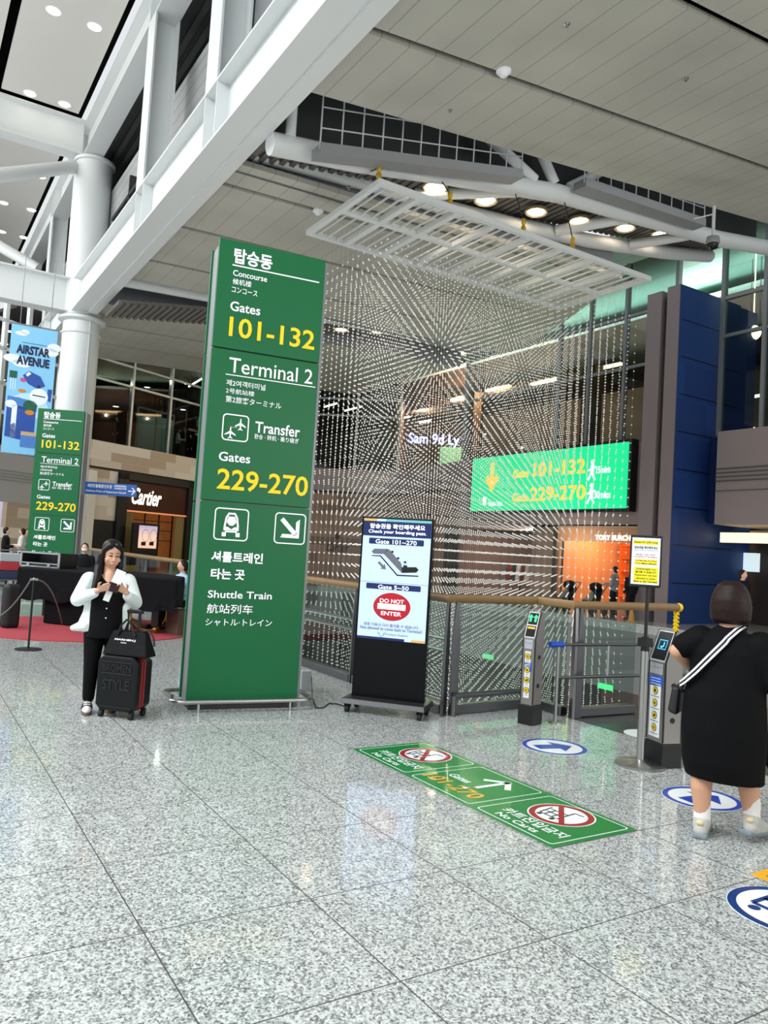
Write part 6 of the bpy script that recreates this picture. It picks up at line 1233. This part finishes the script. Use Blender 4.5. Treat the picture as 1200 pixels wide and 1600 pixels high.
# --- simple background figures
def figure(loc, face, label, shirt, pants, hair=HAIRB, pose='stand', h=1.68, mask=False, group=None, skin=SKIN, cap=None):
    a = math.atan2(face[1], face[0])+math.pi/2; r = thing('person', label, 'person', loc, a, group); M = WM[r.name]; k = h/1.68; S = M @ Matrix.Diagonal((k, k, k, 1)); nw = lambda: place(S)(MB())
    sit = pose == 'sit'; dz = -.4 if sit else 0; z = lambda v: v+dz
    m = nw(); m.sph((0, -.01, z(1.57)), (.075, .095, .11), 14); m.cap((0, 0, z(1.48)), .05, (0, .01, z(1.36)), .055, 10); m.sph((0, -.105, z(1.56)), .014, 6); m.loft([(0, 0, z(.9), .15, .1), (0, 0, z(1.1), .14, .1), (0, 0, z(1.33), .17, .09), (0, 0, z(1.4), .08, .06)], 16)
    arms = [(-.2, .24), (.2, .24)] if sit or pose == 'hold' else [(-.24, 0), (.24, 0)]
    hands = []
    for sx, fw in arms:
        sg = 1 if sx > 0 else -1; el = (sx*1.15, .03 if not fw else .0, z(1.08)); wr = (sx*1.1, -.05, z(.85)) if not fw else (sx*.7, -fw-.05, z(1.1)); m.chain([(sx*.85, 0, z(1.34)), el, wr], [.055, .042, .03], 10); hand(m, wr, (0, -.3, -1) if not fw else (-.1*sg, -1, 0), (-.3*sg, -.9, 0) if not fw else (-.8*sg, 0, .5), .5, 1); hands.append((el, wr))
    if sit: legs = [[(-.09, 0, .5), (-.11, -.42, .5), (-.11, -.4, .1)], [(.09, 0, .5), (.11, -.42, .5), (.11, -.36, .1)]]
    else: legs = [[(-.09, 0, .85), (-.1, .0, .48), (-.1, .04, .09)], [(.09, 0, .85), (.1, -.04, .48), (.1, .02, .09)]]
    for L in legs: m.chain(L, [.085, .06, .04], 10); e = L[-1]; m.cap((e[0], e[1], .06), .04, (e[0], e[1]-.14, .04), .032, 8)
    m.build('body', skin, r, remesh=.012*k, sm=2)
    m = nw(); m.sph((0, .015, z(1.6)), (.086, .1, .095), 14); m.sph((0, .03, z(1.55)), (.084, .08, .09), 12); m.build('hair', hair, r, remesh=.012, sm=1)
    m = nw(); m.loft([(0, 0, z(.84), .18, .125), (0, 0, z(1.0), .17, .12), (0, 0, z(1.2), .18, .125), (0, 0, z(1.35), .18, .105), (0, .01, z(1.41), .1, .075), (0, .01, z(1.44), .07, .06)], 18)
    for (sx, fw), (el, wr) in zip(arms, hands): m.chain([(sx*.85, 0, z(1.34)), el, Vector(el).lerp(Vector(wr), .8)], [.075, .06, .048], 10)
    m.build('shirt', shirt, r, remesh=.014, sm=2)
    m = nw(); m.loft([(0, 0, z(.82), .165, .12), (0, 0, z(.92), .16, .115)], 16)
    for L in legs: m.chain([L[0], L[1], Vector(L[2])+Vector((0, 0, .03))], [.1, .078, .06], 10)
    m.build('trousers', pants, r, remesh=.014, sm=2)
    for L in legs:
        e = L[-1]; m = nw(); m.cap((e[0], e[1]+.01, .05), .05, (e[0], e[1]-.15, .04), .04, 10); m.build('shoe', BLACK, r, remesh=.012, sm=2)
    if mask: m = nw(); m.sph((0, -.045, z(1.535)), (.068, .068, .05), 12); m.build('face_mask', WHITE, r, smooth=True)
    if cap: m = nw(); m.sph((0, 0, z(1.63)), (.09, .11, .06), 12); m.build('cap', cap, r, smooth=True)
    return r
SHB_ = mat('shirt_blue', '#a9c3e6', .8); DKC = mat('cloth_dark', '#1a1b1f', spec=.12, rough=.8); GRC = mat('cloth_grey', '#8b8d90', .8); WHC = mat('cloth_offwhite', '#d9d6d0', .8)
q = dist((281, 950), 14.0); figure((q.x, q.y, 0), (-1, -.12), 'young man in pale blue shirt sitting at the right end of the piano', SHB_, DKC, pose='sit', h=1.62)
ch = thing('folding_chair', 'black folding chair under the man in the blue shirt', 'chair', (q.x, q.y, 0)); m = MB()
m.box((q.x-.2, q.y-.2, .42), (q.x+.2, q.y+.2, .445)); m.build('seat', BLACK, ch, bevel=.01); m = MB(); m.box((q.x+.19, q.y-.2, .62), (q.x+.22, q.y+.2, .88)); m.build('backrest', BLACK, ch, bevel=.01)
for sg in (-1, 1): m = MB(); m.tube([(q.x-.22, q.y+.19*sg, 0), (q.x+.2, q.y+.19*sg, .45), (q.x+.22, q.y+.19*sg, .88)], .012, 6); m.tube([(q.x+.26, q.y+.19*sg, 0), (q.x-.15, q.y+.19*sg, .43)], .012, 6); m.build('leg', DSTEEL, ch)
q = dist((129, 900), 15.2); figure((q.x, q.y, 0), (-.3, -1), 'person with white face mask and phone standing behind the piano', DKC, DKC, pose='hold', h=1.42, mask=True)
fb = offs(FLf, 1.6); q = plane((181, 690), fb.a, fb.n); figure((q.x, q.y, 5.86), (-1, -.2), 'visitor in dark clothes behind the upstairs glass left of the lift', DKC, DKC, h=1.6)
q = plane((277, 700), fb.a, fb.n); figure((q.x, q.y, 5.86), (1, -.2), 'visitor in white shirt upstairs just right of the glass lift', WHC, DKC, pose='hold', h=1.7)
q = plane((298, 700), fb.a, fb.n); figure((q.x, q.y, 5.86), (-1, -.1), 'visitor in dark top upstairs facing the one in the white shirt', DKC, DKC, h=1.55)
q = at((960, 958)); q = atx((958, 955), 18.2); figure((q.x, q.y, 0), (-.3, 1), 'person in grey jacket pushing a stroller before the orange shop', GRC, DKC, pose='hold', h=1.6)
def stroller(c, lab):
    r = thing('stroller', lab, 'stroller', (c[0], c[1], 0), 0, 'strollers by the orange shop')
    for dx in (-.28, .28):
        for dy in (-.22, .22): m = MB(); m.tube([(c[0]+dx-.02, c[1]+dy, .14), (c[0]+dx+.02, c[1]+dy, .14)], .14, 16); m.build('wheel', RUBBER, r)
    m = MB()
    for dy in (-.22, .22): m.tube([(c[0]-.28, c[1]+dy, .14), (c[0]+.1, c[1]+dy, .6), (c[0]+.4, c[1]+dy, 1.0)], .015, 6); m.tube([(c[0]+.28, c[1]+dy, .14), (c[0]-.1, c[1]+dy, .55)], .015, 6)
    m.tube([(c[0]+.4, c[1]-.22, 1.0), (c[0]+.4, c[1]+.22, 1.0)], .018, 6); m.build('frame', DSTEEL, r)
    m = MB(); m.hexa([(c[0]-.3, c[1]-.2, .42), (c[0]+.1, c[1]-.2, .36), (c[0]+.1, c[1]+.2, .36), (c[0]-.3, c[1]+.2, .42), (c[0]-.3, c[1]-.2, .47), (c[0]+.25, c[1]-.2, .85), (c[0]+.25, c[1]+.2, .85), (c[0]-.3, c[1]+.2, .47)]); m.build('seat', BLACK, r, bevel=.02)
    m = MB(); m.sph((c[0]+.1, c[1], .9), (.24, .22, .16), 12); m.build('hood', DKC, r, smooth=True)
stroller((q.x-.1, q.y+.75), 'dark stroller pushed by the person in grey'); stroller((q.x-.1, q.y+1.9), 'parked dark stroller left of the pushed one')
q = atx((984, 958), 18.2); figure((q.x, q.y, 0), (0, 1), 'person in all dark clothing half hidden by the notice board post', DKC, DKC, h=1.55)
m = MB(); qc = atx((987, 955), 17.6); m.lathe([(.17, 0), (.17, .02), (.1, .03), (.03, .5), (0, .52)], (qc.x, qc.y, 0), 20); tag(m.build('warning_cone', mat('cone_orange', '#e89a3a', .5), smooth=True), 'small orange cone on the far floor beyond the handrail', 'cone')
q = atx((1158, 975), 16.0); figure((q.x, q.y, 0), (0, -1), 'person in dark clothes far behind, just right of the blue pylon', DKC, DKC, h=1.7)
# far left travellers and trolleys
for px, D, lab, sh, fc_ in (((4, 905), 24, 'traveller in black coat cut by the left frame edge', DKC, (1, -.3)), ((30, 890), 26, 'traveller in off-white top among the luggage trolleys', WHC, (-1, .2)), ((38, 885), 29, 'farther traveller in grey beside the far green sign', GRC, (.2, -1))):
    q = dist(px, D); figure((q.x, q.y, 0), fc_, lab, sh, DKC, pose='hold', h=1.66)
bc = [('navy', '#1e2a4c'), ('red', '#a82a34'), ('silver', '#a9adb2'), ('yellow', '#d3ac4a'), ('black', '#17181a')]
for ti, (px, D) in enumerate((((12, 900), 22), ((34, 893), 23.5))):
    q = dist(px, D); t_ = thing('luggage_trolley', ['loaded luggage trolley at the left frame edge', 'second loaded luggage trolley nearer the far sign'][ti], 'trolley', (q.x, q.y, 0), 0, 'luggage trolleys at the far left')
    m = MB(); m.box((q.x-.3, q.y-.45, .18), (q.x+.3, q.y+.4, .21)); m.build('deck', STEEL, t_)
    m = MB()
    for dx in (-.28, .28): m.tube([(q.x+dx, q.y+.4, .2), (q.x+dx, q.y+.5, 1.0)], .018, 6)
    m.tube([(q.x-.28, q.y+.5, 1.0), (q.x+.28, q.y+.5, 1.0)], .02, 6); m.build('handle', STEEL, t_)
    for dx, dy in ((-.25, -.35), (.25, -.35), (0, .35)): m = MB(); m.tube([(q.x+dx-.02, q.y+dy, .08), (q.x+dx+.02, q.y+dy, .08)], .08, 12); m.build('wheel', RUBBER, t_)
    zz_ = .21
    for k in range(3):
        nm_, c_ = bc[(ti*2+k) % 5]; m = MB(); m.box((q.x-.28, q.y-.4, zz_), (q.x+.26, q.y+.2, zz_+.24)); tag(m.build('suitcase', mat('lug_'+nm_, c_, .5), bevel=.03), f'{nm_} suitcase, {["bottom", "middle", "top"][k]} of the pile on the {["left edge", "second"][ti]} trolley', 'suitcase', 'suitcases on the trolleys'); zz_ += .245
# ------------------------------------------------------------ small ceiling fittings
def detector(p, X0, lab):
    q = plane(p, (3.6, 0, 8.5), (-X0, 0, 1)); r = thing('smoke_detector', lab, 'smoke detector', tuple(q), 0, 'ceiling smoke detectors')
    m = MB(); m.lathe([(.0, .01), (.11, .01), (.11, -.03), (.07, -.05), (.05, -.09), (0, -.1)], tuple(q), 20); m.build('body', WHITE, r, smooth=True)
detector((787, 110), .11, 'white smoke detector on the grey ceiling above the hanging frame'); detector((497, 329), .035, 'white smoke detector on the ceiling left of the hanging frame')
for p, X0, lab in (((886, 37), .11, 'tiny sprinkler dot high on the grey ceiling'), ((703, 172), .11, 'tiny sprinkler dot near the edge of the dark opening'), ((1072, 122), .11, 'tiny sprinkler dot right of the long black ceiling slot'), ((545, 292), .035, 'tiny sprinkler dot on the rear ceiling panel left of the frame corner')):
    q = plane(p, (3.6, 0, 8.5), (-X0, 0, 1)); m = MB(); m.lathe([(0, .01), (.04, .01), (.04, -.01), (.015, -.02), (.02, -.05), (0, -.05)], tuple(q), 12); tag(m.build('sprinkler', STEEL, smooth=True), lab, 'sprinkler', 'ceiling sprinklers')
q0 = plane((1116, 322), (3.6, 0, 8.5), (-.11, 0, 1)); q1 = Vector((q0.x, q0.y, aty((1112, 372), q0.y).z))
cc = thing('cctv_camera', 'black dome camera hanging on a white rod at upper right', 'camera', tuple(q0))
m = MB(); m.tube([(q0.x, q0.y, q0.z+.02), q1], .035, 10); m.build('hanging_rod', WPAINT, cc); m = MB(); m.tube([(q0.x, q0.y, q1.z+.55), (q0.x-.4, q0.y+.2, q1.z+.4)], .015, 6); m.build('bracket', WPAINT, cc)
m = MB(); m.lathe([(.06, .06), (.13, .03), (.15, -.08), (.13, -.12)], tuple(q1), 20); m.build('housing', GREYP, cc, smooth=True)
m = MB(); m.sph((q1.x, q1.y, q1.z-.12), .125, 16); m.build('dome', mat('dome_black', '#08080a', .1), cc, smooth=True)
# exit signs down in the atrium
for p, lab in (((762, 1026), 'left small green exit light in the dark atrium below'), ((945, 1073), 'right small green exit light in the dark atrium below')):
    q = atx(p, HX1-.06); m = MB(); m.box((q.x, q.y-.28, q.z-.08), (q.x+.04, q.y+.28, q.z+.08)); tag(m.build('exit_light', mat('exit_green', '#3fd07a', .5, emit=1.5)), lab, 'exit light')
